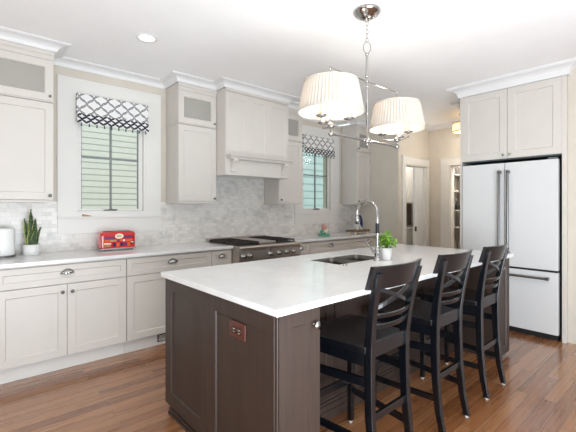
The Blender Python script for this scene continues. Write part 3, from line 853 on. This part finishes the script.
# ------------------------------------------------------------------ refrigerator and its cabinet
FX = 4.40
fr = thing('refrigerator', 'matte white french-door refrigerator with bottom freezer and brushed handles', 'refrigerator', (4.75, 1.42, 0))
fy0, fy1, fs_ = 0.962, 1.895, 1.442
m = MB().box(FX + 0.07, 5.0, fy0 + 0.008, fy1 - 0.008, 0.03, 1.808); m.build('body', M['fridge_body'], fr)
def fdoor(name, y0, y1, z0, z1): return MB().box(FX, FX + 0.062, y0, y1, z0, z1).build(name, M['fridge'], fr, 0.006, seg=3)
dl = fdoor('door', fs_ + 0.003, fy1, 0.702, 1.818); dr = fdoor('door', fy0, fs_ - 0.003, 0.702, 1.818); dz = fdoor('freezer_drawer', fy0, fy1, 0.06, 0.682)
MB().box(FX + 0.002, FX + 0.07, fy0 + 0.01, fy1 - 0.01, 0.683, 0.701).build('gasket', M['black'], fr)
MB().box(FX + 0.05, FX + 0.15, fy0 + 0.01, fy1 - 0.01, 0.0, 0.058).build('base_grille', M['black'], fr)
MB().box(FX + 0.02, FX + 0.16, fy0 + 0.01, fy0 + 0.09, 1.819, 1.838).build('hinge_cover', M['fridge_body'], fr)
for yc, dd in ((fs_ + 0.042, dl), (fs_ - 0.042, dr)):
    m = MB().tube([(FX - 0.045, yc, 0.83), (FX - 0.045, yc, 1.73)], 0.0125, 12)
    for z in (0.845, 1.715): m.box(FX - 0.058, FX, yc - 0.013, yc + 0.013, z - 0.015, z + 0.015)
    m.build('handle', M['brushed'], dd)
m = MB().tube([(FX - 0.045, fy0 + 0.07, 0.618), (FX - 0.045, fy1 - 0.07, 0.618)], 0.0125, 12)
for y in (fy0 + 0.085, fy1 - 0.085): m.box(FX - 0.058, FX, y - 0.014, y + 0.014, 0.604, 0.632)
m.build('handle', M['brushed'], dz)

fc = thing('refrigerator_cabinet', 'white two-door cabinet and side panels enclosing the refrigerator', 'cabinet', (4.75, 1.41, 0))
CX = 4.416
m = MB(); m.box(CX + 0.02, 5.045, 0.935, 1.905, 1.875, 2.636); m.build('carcass', M['cab'], fc)
MB().box(CX, 5.045, 0.898, 0.935, 0, 2.636).build('side_panel', M['cab'], fc, 0.002)
MB().box(CX, 5.045, 1.905, 1.928, 0, 2.636).build('side_panel', M['cab'], fc, 0.002)
def cdoor(y0, y1, kn):
    o = side_panel(CX, y0, y1, 1.868, 2.628, 0.072).build('door', M['cab'], fc)
    mm = MB().lathe([(0.007, 0), (0.005, -0.004), (0.005, -0.014), (0.013, -0.019), (0.014, -0.024), (0.009, -0.029), (0.0005, -0.03)], (CX, kn, 1.905), 'x', 14)
    mm.build('knob', M['chrome'], o)
cdoor(1.424, 1.904, 1.455); cdoor(0.936, 1.420, 1.389)
MB().box(CX + 0.02, 5.045, 0.936, 1.904, 1.855, 1.874).build('bottom_rail', M['fridge_body'], fc)

# ------------------------------------------------------------------ chandelier
hx, hyy = 2.160, 1.600
ch = thing('chandelier', 'two-shade linear chandelier in polished nickel hanging over the island', 'chandelier', (hx, hyy, CEIL))
m = MB().lathe([(0.0005, CEIL - 0.001), (0.095, CEIL - 0.001), (0.098, CEIL - 0.012), (0.088, CEIL - 0.02), (0.083, CEIL - 0.03), (0.06, CEIL - 0.036), (0.052, CEIL - 0.05), (0.03, CEIL - 0.058), (0.014, CEIL - 0.064), (0.010, CEIL - 0.078), (0.0005, CEIL - 0.08)], (hx, hyy, 0), 'z', 32)
m.build('canopy', M['chrome'], ch)
m = MB(); z = CEIL - 0.08
def link(cx, cy, cz, hh, ww, r, rot):
    pts = []
    for i in range(16):
        a = 2 * PI * i / 16; p = ww * math.cos(a); q = hh * math.sin(a)
        pts.append((cx + p * math.cos(rot), cy + p * math.sin(rot), cz + q))
    m.tube(pts, r, 6, True)
nl = 5; top = CEIL - 0.075; bot_ = 2.515
for i in range(nl):
    hh = (top - bot_) / nl / 2
    link(hx, hyy, top - hh * (2 * i + 1), hh * 1.16, 0.0085, 0.0022, 0.7 if i % 2 else 2.3)
link(hx, hyy, 2.478, 0.042, 0.026, 0.0035, -0.7)
m.build('chain', M['chrome'], ch)
m = MB().tube([(hx, hyy, 1.80), (hx, hyy, 2.436)], 0.0085, 12)
for zc in (2.20, 2.236, 2.272, 2.43, 2.005): m.lathe([(0.009, zc - 0.008), (0.013, zc - 0.005), (0.013, zc + 0.005), (0.009, zc + 0.008)], (hx, hyy, 0), 'z', 14)
m.ball((hx, hyy, 1.811), 0.021); m.ball((hx, hyy, 1.785), 0.010)
m.build('stem', M['chrome'], ch)
m = MB().tube([(hx - 0.383, hyy, 1.811), (hx + 0.383, hyy, 1.811)], 0.0095, 12)
for sx in (-1, 1):
    m.ball((hx + sx * 0.383, hyy, 1.811), 0.019); m.lathe([(0.0095, -0.01), (0.014, -0.007), (0.014, 0.007), (0.0095, 0.01)], (hx + sx * 0.035, hyy, 1.811), 'x', 12)
m.build('lower_bar', M['chrome'], ch)
m = MB().tube([(hx - 0.383, hyy, 2.236), (hx + 0.383, hyy, 2.236)], 0.0045, 10)
for sx in (-1, 1): m.ball((hx + sx * 0.386, hyy, 2.236), 0.009)
m.build('upper_bar', M['chrome'], ch)
for sx in (-1, 1):
    cx = hx + sx * 0.383
    m = MB().tube([(cx, hyy, 1.825), (cx, hyy, 1.90)], 0.006, 10); m.ball((cx, hyy, 1.905), 0.009)
    MB().tube([(cx, hyy, 2.13), (cx, hyy, 2.232)], 0.0035, 8).build('drop_rod', M['chrome'], ch)
    m.lathe([(0.008, 1.845), (0.02, 1.85), (0.024, 1.862), (0.018, 1.875), (0.008, 1.885)], (cx, hyy, 0), 'z', 16)
    for q in range(3):
        a = (2.42 if sx > 0 else -0.86) + q * 2 * PI / 3
        ex, ey = cx + 0.115 * math.cos(a), hyy + 0.115 * math.sin(a)
        m.tube([(cx, hyy, 1.866), ((cx + ex) / 2, (hyy + ey) / 2, 1.86), (ex, ey, 1.868), (ex, ey, 1.898)], 0.0052, 8)
        m.lathe([(0.006, 1.893), (0.034, 1.903), (0.036, 1.909), (0.014, 1.908), (0.013, 1.915), (0.0005, 1.916)], (ex, ey, 0), 'z', 16)
    arm = m.build('shade_arm', M['chrome'], ch)
    for q in range(3):
        a = (2.42 if sx > 0 else -0.86) + q * 2 * PI / 3
        ex, ey = cx + 0.115 * math.cos(a), hyy + 0.115 * math.sin(a)
        MB().lathe([(0.011, 1.916), (0.011, 1.985), (0.0005, 1.986)], (ex, ey, 0), 'z', 12).build('candle_sleeve', M['cream'], arm)
        MB().lathe([(0.006, 1.986), (0.014, 2.0), (0.015, 2.02), (0.008, 2.045), (0.0005, 2.055)], (ex, ey, 0), 'z', 12).build('bulb', M['bulb'], arm)
    # pleated shade
    m = MB(); SEG = 220; rows = 6; vs = []; fs = []
    for j in range(rows + 1):
        tt = j / rows; rad = 0.210 + (0.172 - 0.210) * tt; zz = 1.950 + 0.192 * tt
        amp = 0.0035 * (0.25 if j in (0, rows) else 1)
        for i in range(SEG):
            a = 2 * PI * i / SEG; rr_ = rad + amp * (1 if (i // 2) % 2 else -1)
            vs.append((cx + rr_ * math.cos(a), hyy + rr_ * math.sin(a), zz))
    for j in range(rows):
        for i in range(SEG): fs.append((j * SEG + i, j * SEG + (i + 1) % SEG, (j + 1) * SEG + (i + 1) % SEG, (j + 1) * SEG + i))
    m.add(vs, fs, False)
    o = m.build('lamp_shade', M['shade'], ch); sd = o.modifiers.new('solid', 'SOLIDIFY'); sd.thickness = 0.002
    m = MB()
    for rad, zz in ((0.2115, 1.950), (0.1735, 2.142)):
        m.sweep([[(cx + (rad + p) * math.cos(2 * PI * i / 60), hyy + (rad + p) * math.sin(2 * PI * i / 60), zz + q) for p, q in ((-.003, -.004), (.003, -.004), (.003, .006), (-.003, .006))] for i in range(60)], closed=True)
    for q in range(3):
        a = q * 2 * PI / 3; m.tube([(cx, hyy, 2.135), (cx + 0.173 * math.cos(a), hyy + 0.173 * math.sin(a), 2.135)], 0.0015, 6)
    m.build('trim_band', M['shade'], o)
    ld = bpy.data.lights.new('shade_lamp', 'POINT'); ld.energy = 3.2; ld.color = (1, 0.9, 0.78); ld.shadow_soft_size = 0.05
    lo = bpy.data.objects.new('shade_lamp', ld); C.objects.link(lo); lo.location = (sx * 0.383 + 0.0, 0.04, 2.05 - CEIL); lo.parent = ch

# recessed downlight
o = thing('recessed_light', 'small round recessed ceiling light above the left counter', 'ceiling light', (1.134, 3.062, CEIL))
m = MB().lathe([(0.062, CEIL - 0.001), (0.064, CEIL - 0.004), (0.088, CEIL - 0.003), (0.09, CEIL - 0.0005), (0.062, CEIL - 0.0005)], (1.134, 3.062, 0), 'z', 32, cap=False); m.build('trim_ring', M['crown'], o)
MB().lathe([(0.0005, CEIL - 0.002), (0.062, CEIL - 0.002), (0.062, CEIL - 0.0008), (0.0005, CEIL - 0.0008)], (1.134, 3.062, 0), 'z', 32).build('lens', M['lens'], o)

# drum ceiling light in the hall
o = thing('drum_ceiling_light', 'amber glass drum ceiling light with brass rings in the hall', 'ceiling light', (5.62, 2.38, CEIL))
M['brass'] = plain('brass', (196, 160, 104), 0.3, 1.0)
MB().lathe([(0.0005, CEIL - 0.001), (0.08, CEIL - 0.001), (0.08, CEIL - 0.02), (0.012, CEIL - 0.025), (0.012, 2.60), (0.0005, 2.60)], (5.62, 2.38, 0), 'z', 24).build('canopy', M['brass'], o)
MB().lathe([(0.0005, 2.47), (0.165, 2.47), (0.17, 2.475), (0.17, 2.585), (0.165, 2.59), (0.0005, 2.59)], (5.62, 2.38, 0), 'z', 32).build('drum', M['amber'], o)
m = MB()
for zz in (2.463, 2.582): m.lathe([(0.166, zz), (0.175, zz), (0.175, zz + 0.014), (0.166, zz + 0.014)], (5.62, 2.38, 0), 'z', 32, cap=False)
m.build('ring', M['brass'], o)
ld = bpy.data.lights.new('hall_lamp', 'POINT'); ld.energy = 12; ld.color = (1, 0.94, 0.86); ld.shadow_soft_size = 0.12
lo = bpy.data.objects.new('hall_lamp', ld); C.objects.link(lo); lo.location = (0, 0, -0.36); lo.parent = o

# ------------------------------------------------------------------ window valances
def valance(x0, label):
    t = thing('window_valance', label, 'valance', (x0 + 0.34, 4.0, 2.15), group='trellis print roman valances')
    a, b = x0, x0 + 0.68
    # rows: (y offset, z) profile, flat face then stacked soft folds
    prof = [(3.972, 2.432), (3.972, 2.36), (3.970, 2.29), (3.966, 2.24), (3.955, 2.225), (3.963, 2.205), (3.950, 2.19), (3.958, 2.172), (3.948, 2.158), (3.960, 2.146)]
    N = 60; vs = []; fs = []
    for j, (y, z) in enumerate(prof):
        for i in range(N + 1):
            q = i / N; sc = 0.006 * abs(math.sin(q * PI * 9)) if j >= 4 else 0
            vs.append((a + (b - a) * q, y + 0.002 * math.sin(q * 40 + j) * (j > 3), z + sc))
    n = N + 1
    for j in range(len(prof) - 1):
        for i in range(N): fs.append((j * n + i, j * n + i + 1, (j + 1) * n + i + 1, (j + 1) * n + i))
    m = MB().add(vs, fs, False)
    m.mi = [1 if q // N >= 3 else 0 for q in range(len(fs))]
    o = m.build('fabric_panel', [M['trellis'], M['trellis_fold']], t); s_ = o.modifiers.new('solid', 'SOLIDIFY'); s_.thickness = 0.004
    m = MB().box(a + 0.004, b - 0.004, 3.976, 4.014, 2.39, 2.43); m.build('mounting_board', M['trim'], t)
    for c_ in (a + 0.001, b - 0.004): MB().box(c_, c_ + 0.003, 3.976, 4.018, 2.17, 2.432).build('return', M['trellis'], t)
    m = MB()
    for i in range(10):
        xx = a + 0.034 + i * 0.068
        m.ball((xx, 3.952, 2.140), 0.0065, 8, 6); m.lathe([(0.004, 2.135), (0.008, 2.116), (0.0005, 2.115)], (xx, 3.952, 0), 'z', 8)
    m.build('tassel_trim', M['blue'], t)
valance(0.805, 'navy and white trellis valance over the large left window')
valance(3.81, 'navy and white trellis valance over the smaller window right of the hood')

# ------------------------------------------------------------------ things on the counters
# canister
o = thing('canister', 'white round canister with grey base at the left picture edge on the counter', 'canister', (0.235, 3.92, 0.915))
MB().lathe([(0.090, 0.915), (0.092, 0.918), (0.092, 0.930), (0.0005, 0.930)], (0.235, 3.92, 0), 'z', 32).build('base', M['brushed'], o)
MB().lathe([(0.0005, 0.930), (0.086, 0.930), (0.089, 0.94), (0.088, 1.148), (0.082, 1.158), (0.0005, 1.16)], (0.235, 3.92, 0), 'z', 32).build('body', M['ceramic'], o)
# snake plant
px, py = 0.44, 3.93
o = thing('snake_plant', 'potted snake plant with upright pointed leaves on the left counter', 'plant', (px, py, 0.915))
MB().lathe([(0.0005, 0.915), (0.058, 0.915), (0.062, 0.922), (0.065, 1.008), (0.060, 1.008), (0.057, 0.99), (0.0005, 0.99)], (px, py, 0), 'z', 28).build('pot', M['ceramic'], o)
MB().lathe([(0.0005, 0.991), (0.056, 0.991), (0.056, 0.996), (0.0005, 1.0)], (px, py, 0), 'z', 20).build('soil', M['soil'], o)
def sleaf(dx, dy, h_, w_, lean, yaw):
    m = MB(); n = 9; L, R2 = [], []
    ca, sa = math.cos(yaw), math.sin(yaw)
    rows = []
    for i in range(n + 1):
        q = i / n; ww = 1.5 * w_ * (0.62 + 1.25 * q - 1.87 * q ** 2.2) if q < 1 else 0.0008
        ww = max(ww, 0.001); cxx = px + dx + lean[0] * q * q; cyy = py + dy + lean[1] * q * q; zz = 0.995 + h_ * q
        row = []
        for uu, yy in ((-1, 0.006), (-0.86, 0.003), (0, -0.004), (0.86, 0.003), (1, 0.006)):
            row.append((cxx + uu * ww * ca - yy * sa, cyy + uu * ww * sa + yy * ca, zz))
        rows.append(row)
    vs = [p for r_ in rows for p in r_]
    for i in range(n):
        for j in range(4):
            m.cur = 1 if j in (0, 3) else 0
            m.add([rows[i][j], rows[i][j + 1], rows[i + 1][j + 1], rows[i + 1][j]], [(0, 1, 2, 3)], True)
    ob = m.build('leaf', [M['snake'], M['snake_edge']], o); s_ = ob.modifiers.new('solid', 'SOLIDIFY'); s_.thickness = 0.003
for a in ((0.0, 0.01, .325, .021, (0.0, 0.01), 0.5), (-0.03, 0.0, .245, .018, (-.02, 0), 0.9), (0.022, 0.008, .24, .017, (.01, 0), 0.2), (-0.006, -0.02, .15, .026, (-.004, -.02), 0.66),
          (0.035, -0.01, .165, .013, (.035, -.01), 0.4), (-0.028, -0.018, .11, .013, (-.02, -.01), 1.0), (0.012, -0.022, .13, .016, (.012, -.02), .3), (-0.016, 0.02, .2, .016, (-.014, .0), .7)): sleaf(*a)
# toaster
tx0, tx1, ty0, ty1 = 0.972, 1.292, 3.800, 3.945
o = thing('toaster', 'shiny red toaster with colourful printed front under the large window', 'toaster', (1.13, 3.87, 0.915))
def rsec(x, ins, zt, zb=0.932):
    y0, y1 = ty0 + ins, ty1 - ins; r_ = 0.035; pts = [(x, y0, zb), (x, y1, zb)]
    for i in range(6): a = PI / 2 * i / 5; pts.append((x, y1 - r_ + r_ * math.cos(a), zt - r_ + r_ * math.sin(a)))
    for i in range(6): a = PI / 2 + PI / 2 * i / 5; pts.append((x, y0 + r_ + r_ * math.cos(a), zt - r_ + r_ * math.sin(a)))
    return pts
m = MB().sweep([rsec(tx0 + 0.0, 0.014, 1.078), rsec(tx0 + 0.008, 0.004, 1.092), rsec(tx0 + 0.022, 0.0, 1.098), rsec(tx1 - 0.022, 0.0, 1.098), rsec(tx1 - 0.008, 0.004, 1.092), rsec(tx1, 0.014, 1.078)])
body = m.build('body', M['red'], o)
for yy in (3.845, 3.895): MB().box(tx0 + 0.04, tx1 - 0.04, yy - 0.008, yy + 0.008, 1.0978, 1.0995).build('slot', M['black'], body)
m = MB()
yf = ty0 - 0.0012
def patch(u0, u1, z0, z1, mi): m.mat(mi).box(tx0 + u0, tx0 + u1, yf, ty0 + 0.001, z0, z1)
patch(0.025, 0.125, 1.030, 1.050, 1); patch(0.205, 0.29, 1.030, 1.052, 1)
patch(0.03, 0.075, 0.998, 1.022, 0); patch(0.08, 0.115, 1.0, 1.02, 3)
patch(0.225, 0.29, 0.995, 1.022, 0)
for i in range(4): patch(0.12 + i * 0.026, 0.14 + i * 0.026, 1.0, 1.02, (3, 1, 0, 2)[i])
for i in range(5): patch(0.105 + i * 0.034, 0.133 + i * 0.034, 0.952, 0.988, (4, 0, 4, 1, 0)[i]); patch(0.112 + i * 0.034, 0.124 + i * 0.034, 0.962, 0.978, 5) if False else None
patch(0.025, 0.09, 0.975, 0.99, 2); patch(0.03, 0.085, 0.955, 0.968, 3)
m.mat(2)
m.sweep([[(tx0 + 0.165 + 0.04 * r_ * math.cos(2 * PI * i / 24), y_, 1.052 + 0.026 * r_ * math.sin(2 * PI * i / 24)) for i in range(24)] for r_, y_ in ((1, ty0 + 0.001), (1, ty0 - 0.0022))])
m.mat(1)
for i in range(4): m.box(tx0 + 0.142 + i * 0.012, tx0 + 0.147 + i * 0.012, ty0 - 0.003, ty0 - 0.0022, 1.044, 1.060)
m.build('printed_front', [M['orange'], M['purple'], M['cream'], M['tan'], M['blue'], M['red']], body)
m = MB().sweep([[(x, ty0 - 0.004, 0.922), (x, ty1 + 0.004, 0.922), (x, ty1 + 0.004, 0.938), (x, ty0 - 0.004, 0.938)] for x in (tx0 - 0.008, tx1 + 0.008)]); m.build('base_tray', M['chrome'], o, 0.003)
for xx in (tx0 + 0.03, tx1 - 0.03):
    for yy in (ty0 + 0.02, ty1 - 0.02): MB().lathe([(0.010, 0.915), (0.010, 0.922)], (xx, yy, 0), 'z', 10).build('foot', M['black'], o)
m = MB().box(tx1, tx1 + 0.02, 3.865, 3.885, 1.055, 1.068); m.build('lever', M['black'], o)
m = MB().box(tx1 - 0.048, tx1 - 0.012, ty0 - 0.005, ty0 + 0.001, 0.975, 1.0); m.lathe([(0.011, 0), (0.010, -0.012), (0.0005, -0.0125)], (tx1 - 0.03, ty0 - 0.004, 0.987), 'y', 14); m.build('dial', M['chrome'], o)
# small tan thing on window ledge
m = MB().sweep([[(0.86, 4.015, 1.2455), (0.86, 4.027, 1.2455), (0.86, 4.027, 1.27), (0.86, 4.015, 1.265)], [(0.90, 4.014, 1.2455), (0.90, 4.027, 1.2455), (0.90, 4.027, 1.262), (0.90, 4.014, 1.26)], [(0.945, 4.018, 1.2455), (0.945, 4.027, 1.2455), (0.945, 4.027, 1.25), (0.945, 4.018, 1.249)]])
tag(m.build('wooden_wedge', M['tan'], None, 0.003), 'small tan wooden wedge on the ledge of the large window', 'wedge')

# glass dome ornament right of range
gx, gy = 3.945, 3.69
o = thing('dome_ornament', 'small glass dome ornament with green base on the right counter', 'ornament', (gx, gy, 0.915))
MB().lathe([(0.0005, 0.915), (0.085, 0.915), (0.09, 0.922), (0.088, 0.945), (0.0005, 0.946)], (gx, gy, 0), 'z', 28).build('base', M['teal_print'], o)
MB().lathe([(0.078, 0.946), (0.080, 1.02), (0.070, 1.065), (0.048, 1.092), (0.02, 1.103), (0.0005, 1.104)], (gx, gy, 0), 'z', 28, cap=False).build('dome', M['glass_clear'], o)
m = MB().mat(0).ball((gx - 0.035, gy, 0.975), 0.032, sz=1.2); m.mat(1).ball((gx + 0.025, gy - 0.01, 0.985), 0.042); m.mat(2).ball((gx - 0.005, gy - 0.005, 1.045), 0.043); m.mat(3).ball((gx + 0.035, gy, 1.02), 0.022); m.mat(0).ball((gx - 0.01, gy - 0.03, 0.958), 0.014)
m.build('figurine', [M['teal_print'], M['cream'], M['pink'], M['tan']], o)

# riser tray with oval dish
qx, qy = 4.63, 3.60
o = thing('riser_tray', 'low weathered wooden riser tray on feet at the right end of the counter', 'tray', (qx, qy, 0.915))
MB().box(qx - 0.19, qx + 0.19, qy - 0.09, qy + 0.09, 0.955, 0.985).build('top', M['tray_wood'], o, 0.004)
for a in (-0.15, 0.15):
    for b in (-0.065, 0.065): MB().lathe([(0.012, 0.915), (0.018, 0.925), (0.011, 0.945), (0.014, 0.955)], (qx + a, qy + b, 0), 'z', 12).build('foot', M['cream'], o)
o = thing('oval_dish', 'dark navy oval dish leaning on a white easel on the riser tray', 'dish', (qx - 0.0, qy, 0.985))
rot = Matrix.Rotation(math.radians(-14), 4, 'X') @ Matrix.Rotation(math.radians(12), 4, 'Y')
m = MB().lathe([(0.0005, 0.0), (0.05, 0.0), (0.075, -0.012), (0.078, -0.012), (0.052, 0.006), (0.0005, 0.006)], (0, 0, 0), 'y', 28)
m.v = [tuple(rot @ Vector((a * 0.72, b, c_ * 1.45)) + Vector((qx + 0.06, qy + 0.01, 1.108))) for a, b, c_ in m.v]
m.build('plate', M['blue'], o)
m = MB()
m.tube([(qx - 0.075, qy - 0.045, 0.990), (qx - 0.03, qy - 0.03, 1.08), (qx - 0.005, qy + 0.05, 1.16)], 0.010, 8)
m.tube([(qx + 0.04, qy - 0.045, 0.990), (qx - 0.01, qy - 0.032, 1.06), (qx - 0.06, qy - 0.01, 1.17)], 0.010, 8)
m.tube([(qx - 0.09, qy - 0.035, 1.03), (qx - 0.085, qy - 0.03, 1.14)], 0.010, 8)
m.tube([(qx - 0.005, qy + 0.05, 1.16), (qx, qy + 0.075, 0.990)], 0.005, 8)
m.build('easel', M['ceramic'], o)

# potted herb on island
px, py = 2.535, 1.69
o = thing('potted_herb', 'bushy green herb in a white pot on the island behind the faucet', 'plant', (px, py, 0.915))
MB().lathe([(0.0005, 0.915), (0.036, 0.915), (0.039, 0.92), (0.047, 1.012), (0.044, 1.012), (0.042, 1.0), (0.0005, 1.0)], (px, py, 0), 'z', 28).build('pot', M['ceramic'], o)
MB().lathe([(0.0005, 1.0), (0.044, 1.0), (0.044, 1.006), (0.0005, 1.01)], (px, py, 0), 'z', 18).build('soil', M['soil'], o)
m = MB(); tips = []
for i in range(34):
    a = random.uniform(0, 2 * PI); rr_ = random.uniform(0.01, 0.075); hh = random.uniform(0.035, 0.10) * (1.15 - rr_ * 4)
    if i == 0: a, rr_, hh = 0.3, 0.02, 0.14
    tip = (px + rr_ * math.cos(a), py + rr_ * math.sin(a), 1.008 + max(hh, 0.03)); tips.append(tip)
    m.tube([(px + rr_ * .3 * math.cos(a), py + rr_ * .3 * math.sin(a), 1.004), (px + rr_ * .7 * math.cos(a), py + rr_ * .7 * math.sin(a), 1.0 + hh * .6), tip], 0.0012, 5)
m.build('stems', M['stem'], o)
m = MB()
for tip in tips:
    for q in range(11):
        c0 = Vector(tip) + Vector((random.gauss(0, .013), random.gauss(0, .013), random.gauss(-.008, .013)))
        u_ = Vector((random.uniform(-1, 1), random.uniform(-1, 1), random.uniform(-.3, .8))).normalized(); v_ = u_.cross(Vector((random.uniform(-1, 1), random.uniform(-1, 1), 1))).normalized()
        L = random.uniform(.011, .019); W_ = L * .55; nn = u_.cross(v_) * 0.002
        m.add([c0 - u_ * L, c0 - v_ * W_ + nn, c0 + u_ * L, c0 + v_ * W_ + nn, c0 - u_ * 0 + nn * 0], [(0, 1, 4), (1, 2, 4), (2, 3, 4), (3, 0, 4)], True)
o2 = m.build('leaves', M['green'], o); o2['kind'] = 'stuff'

# ------------------------------------------------------------------ laundry room and pantry contents
t = thing('laundry_upper_cabinet', 'white wall cabinet glimpsed through the left doorway beyond the kitchen', 'cabinet', (6.8, 4.2, 1.42))
MB().box(6.25, 7.49, 3.95, 4.35, 1.42, 2.45).build('carcass', M['cab'], t)
for a, b in ((6.255, 6.665), (6.67, 7.08), (7.085, 7.485)): shaker(MB(), a, b, 1.425, 2.445, 3.93, fw=0.07).build('door', M['cab'], t)
t = thing('laundry_base_cabinet', 'pale base cabinet with counter glimpsed through the left doorway', 'cabinet', (6.8, 4.2, 0))
MB().box(6.25, 7.49, 3.92, 4.35, 0, 0.90).build('carcass', M['cab'], t)
for a, b in ((6.255, 6.665), (6.67, 7.08), (7.085, 7.485)): shaker(MB(), a, b, 0.11, 0.89, 3.90, fw=0.07).build('door', M['cab'], t)
MB().box(6.25, 7.49, 3.89, 4.35, 0.90, 0.935).build('countertop', M['quartz'], t)
w = MB().box(5.29, 7.5, 4.36, 4.42, 0, CEIL); struct(w.build('wall_laundry_back', plain('taupe_wall', (128, 114, 102), 0.85)))
ld = bpy.data.lights.new('laundry_lamp', 'POINT'); ld.energy = 25; ld.shadow_soft_size = 0.2  # added fill that keeps the laundry room from going dark; no fixture
lo = bpy.data.objects.new('laundry_lamp', ld); C.objects.link(lo); lo.location = (6.3, 3.62, 2.5)
ld = bpy.data.lights.new('pantry_lamp', 'POINT'); ld.energy = 34; ld.color = (1, .95, .88); ld.shadow_soft_size = 0.15  # added fill to lighten the pantry shelves; no fixture modelled
lo = bpy.data.objects.new('pantry_lamp', ld); C.objects.link(lo); lo.location = (6.42, 2.35, 2.4)
t = thing('pantry_shelving', 'white pantry shelves seen through the doorway left of the refrigerator', 'shelves', (7.1, 2.6, 0))
for z in (0.45, 0.96, 1.287, 1.647, 1.965):
    MB().box(6.98, 7.39, 1.62, 3.28, z - 0.02, z).build('shelf', M['trim'], t)
for y in (1.6, 3.28): MB().box(6.98, 7.39, y, y + 0.02, 0, 2.3).build('upright', M['trim'], t)
pan = [(7.08, 3.02, .96, .22, 'tall dark bottle on the pantry shelf just below the middle one', M['dark_metal']), (7.10, 2.86, 1.287, .20, 'brown bottle on the middle pantry shelf', M['outlet']),
       (7.08, 3.14, 1.287, .16, 'short dark bottle at the left end of the middle pantry shelf', M['dark_metal']), (7.10, 2.98, 1.647, .17, 'tan bottle on the upper pantry shelf', M['tan'])]
for x, y, z, h_, lb, mt in pan:
    ob = MB().lathe([(0.0005, z), (0.04, z), (0.042, z + 0.01), (0.042, z + h_ * .6), (0.03, z + h_ * .72), (0.014, z + h_ * .8), (0.014, z + h_), (0.0005, z + h_)], (x, y, 0), 'z', 18).build('bottle', mt)
    tag(ob, lb, 'bottle', 'bottles in the pantry')
for x, y, z, sx_, sy_, h_, lb, mt in ((7.18, 2.62, .45, .12, .14, .28, 'tan storage box on the lowest pantry shelf', M['tan']), (7.18, 2.95, 1.965, .14, .12, .2, 'dark box on the top pantry shelf', M['dark_metal'])):
    ob = MB().box(x - sx_, x + sx_, y - sy_, y + sy_, z, z + h_).build('storage_box', mt, None, 0.004); tag(ob, lb, 'box')
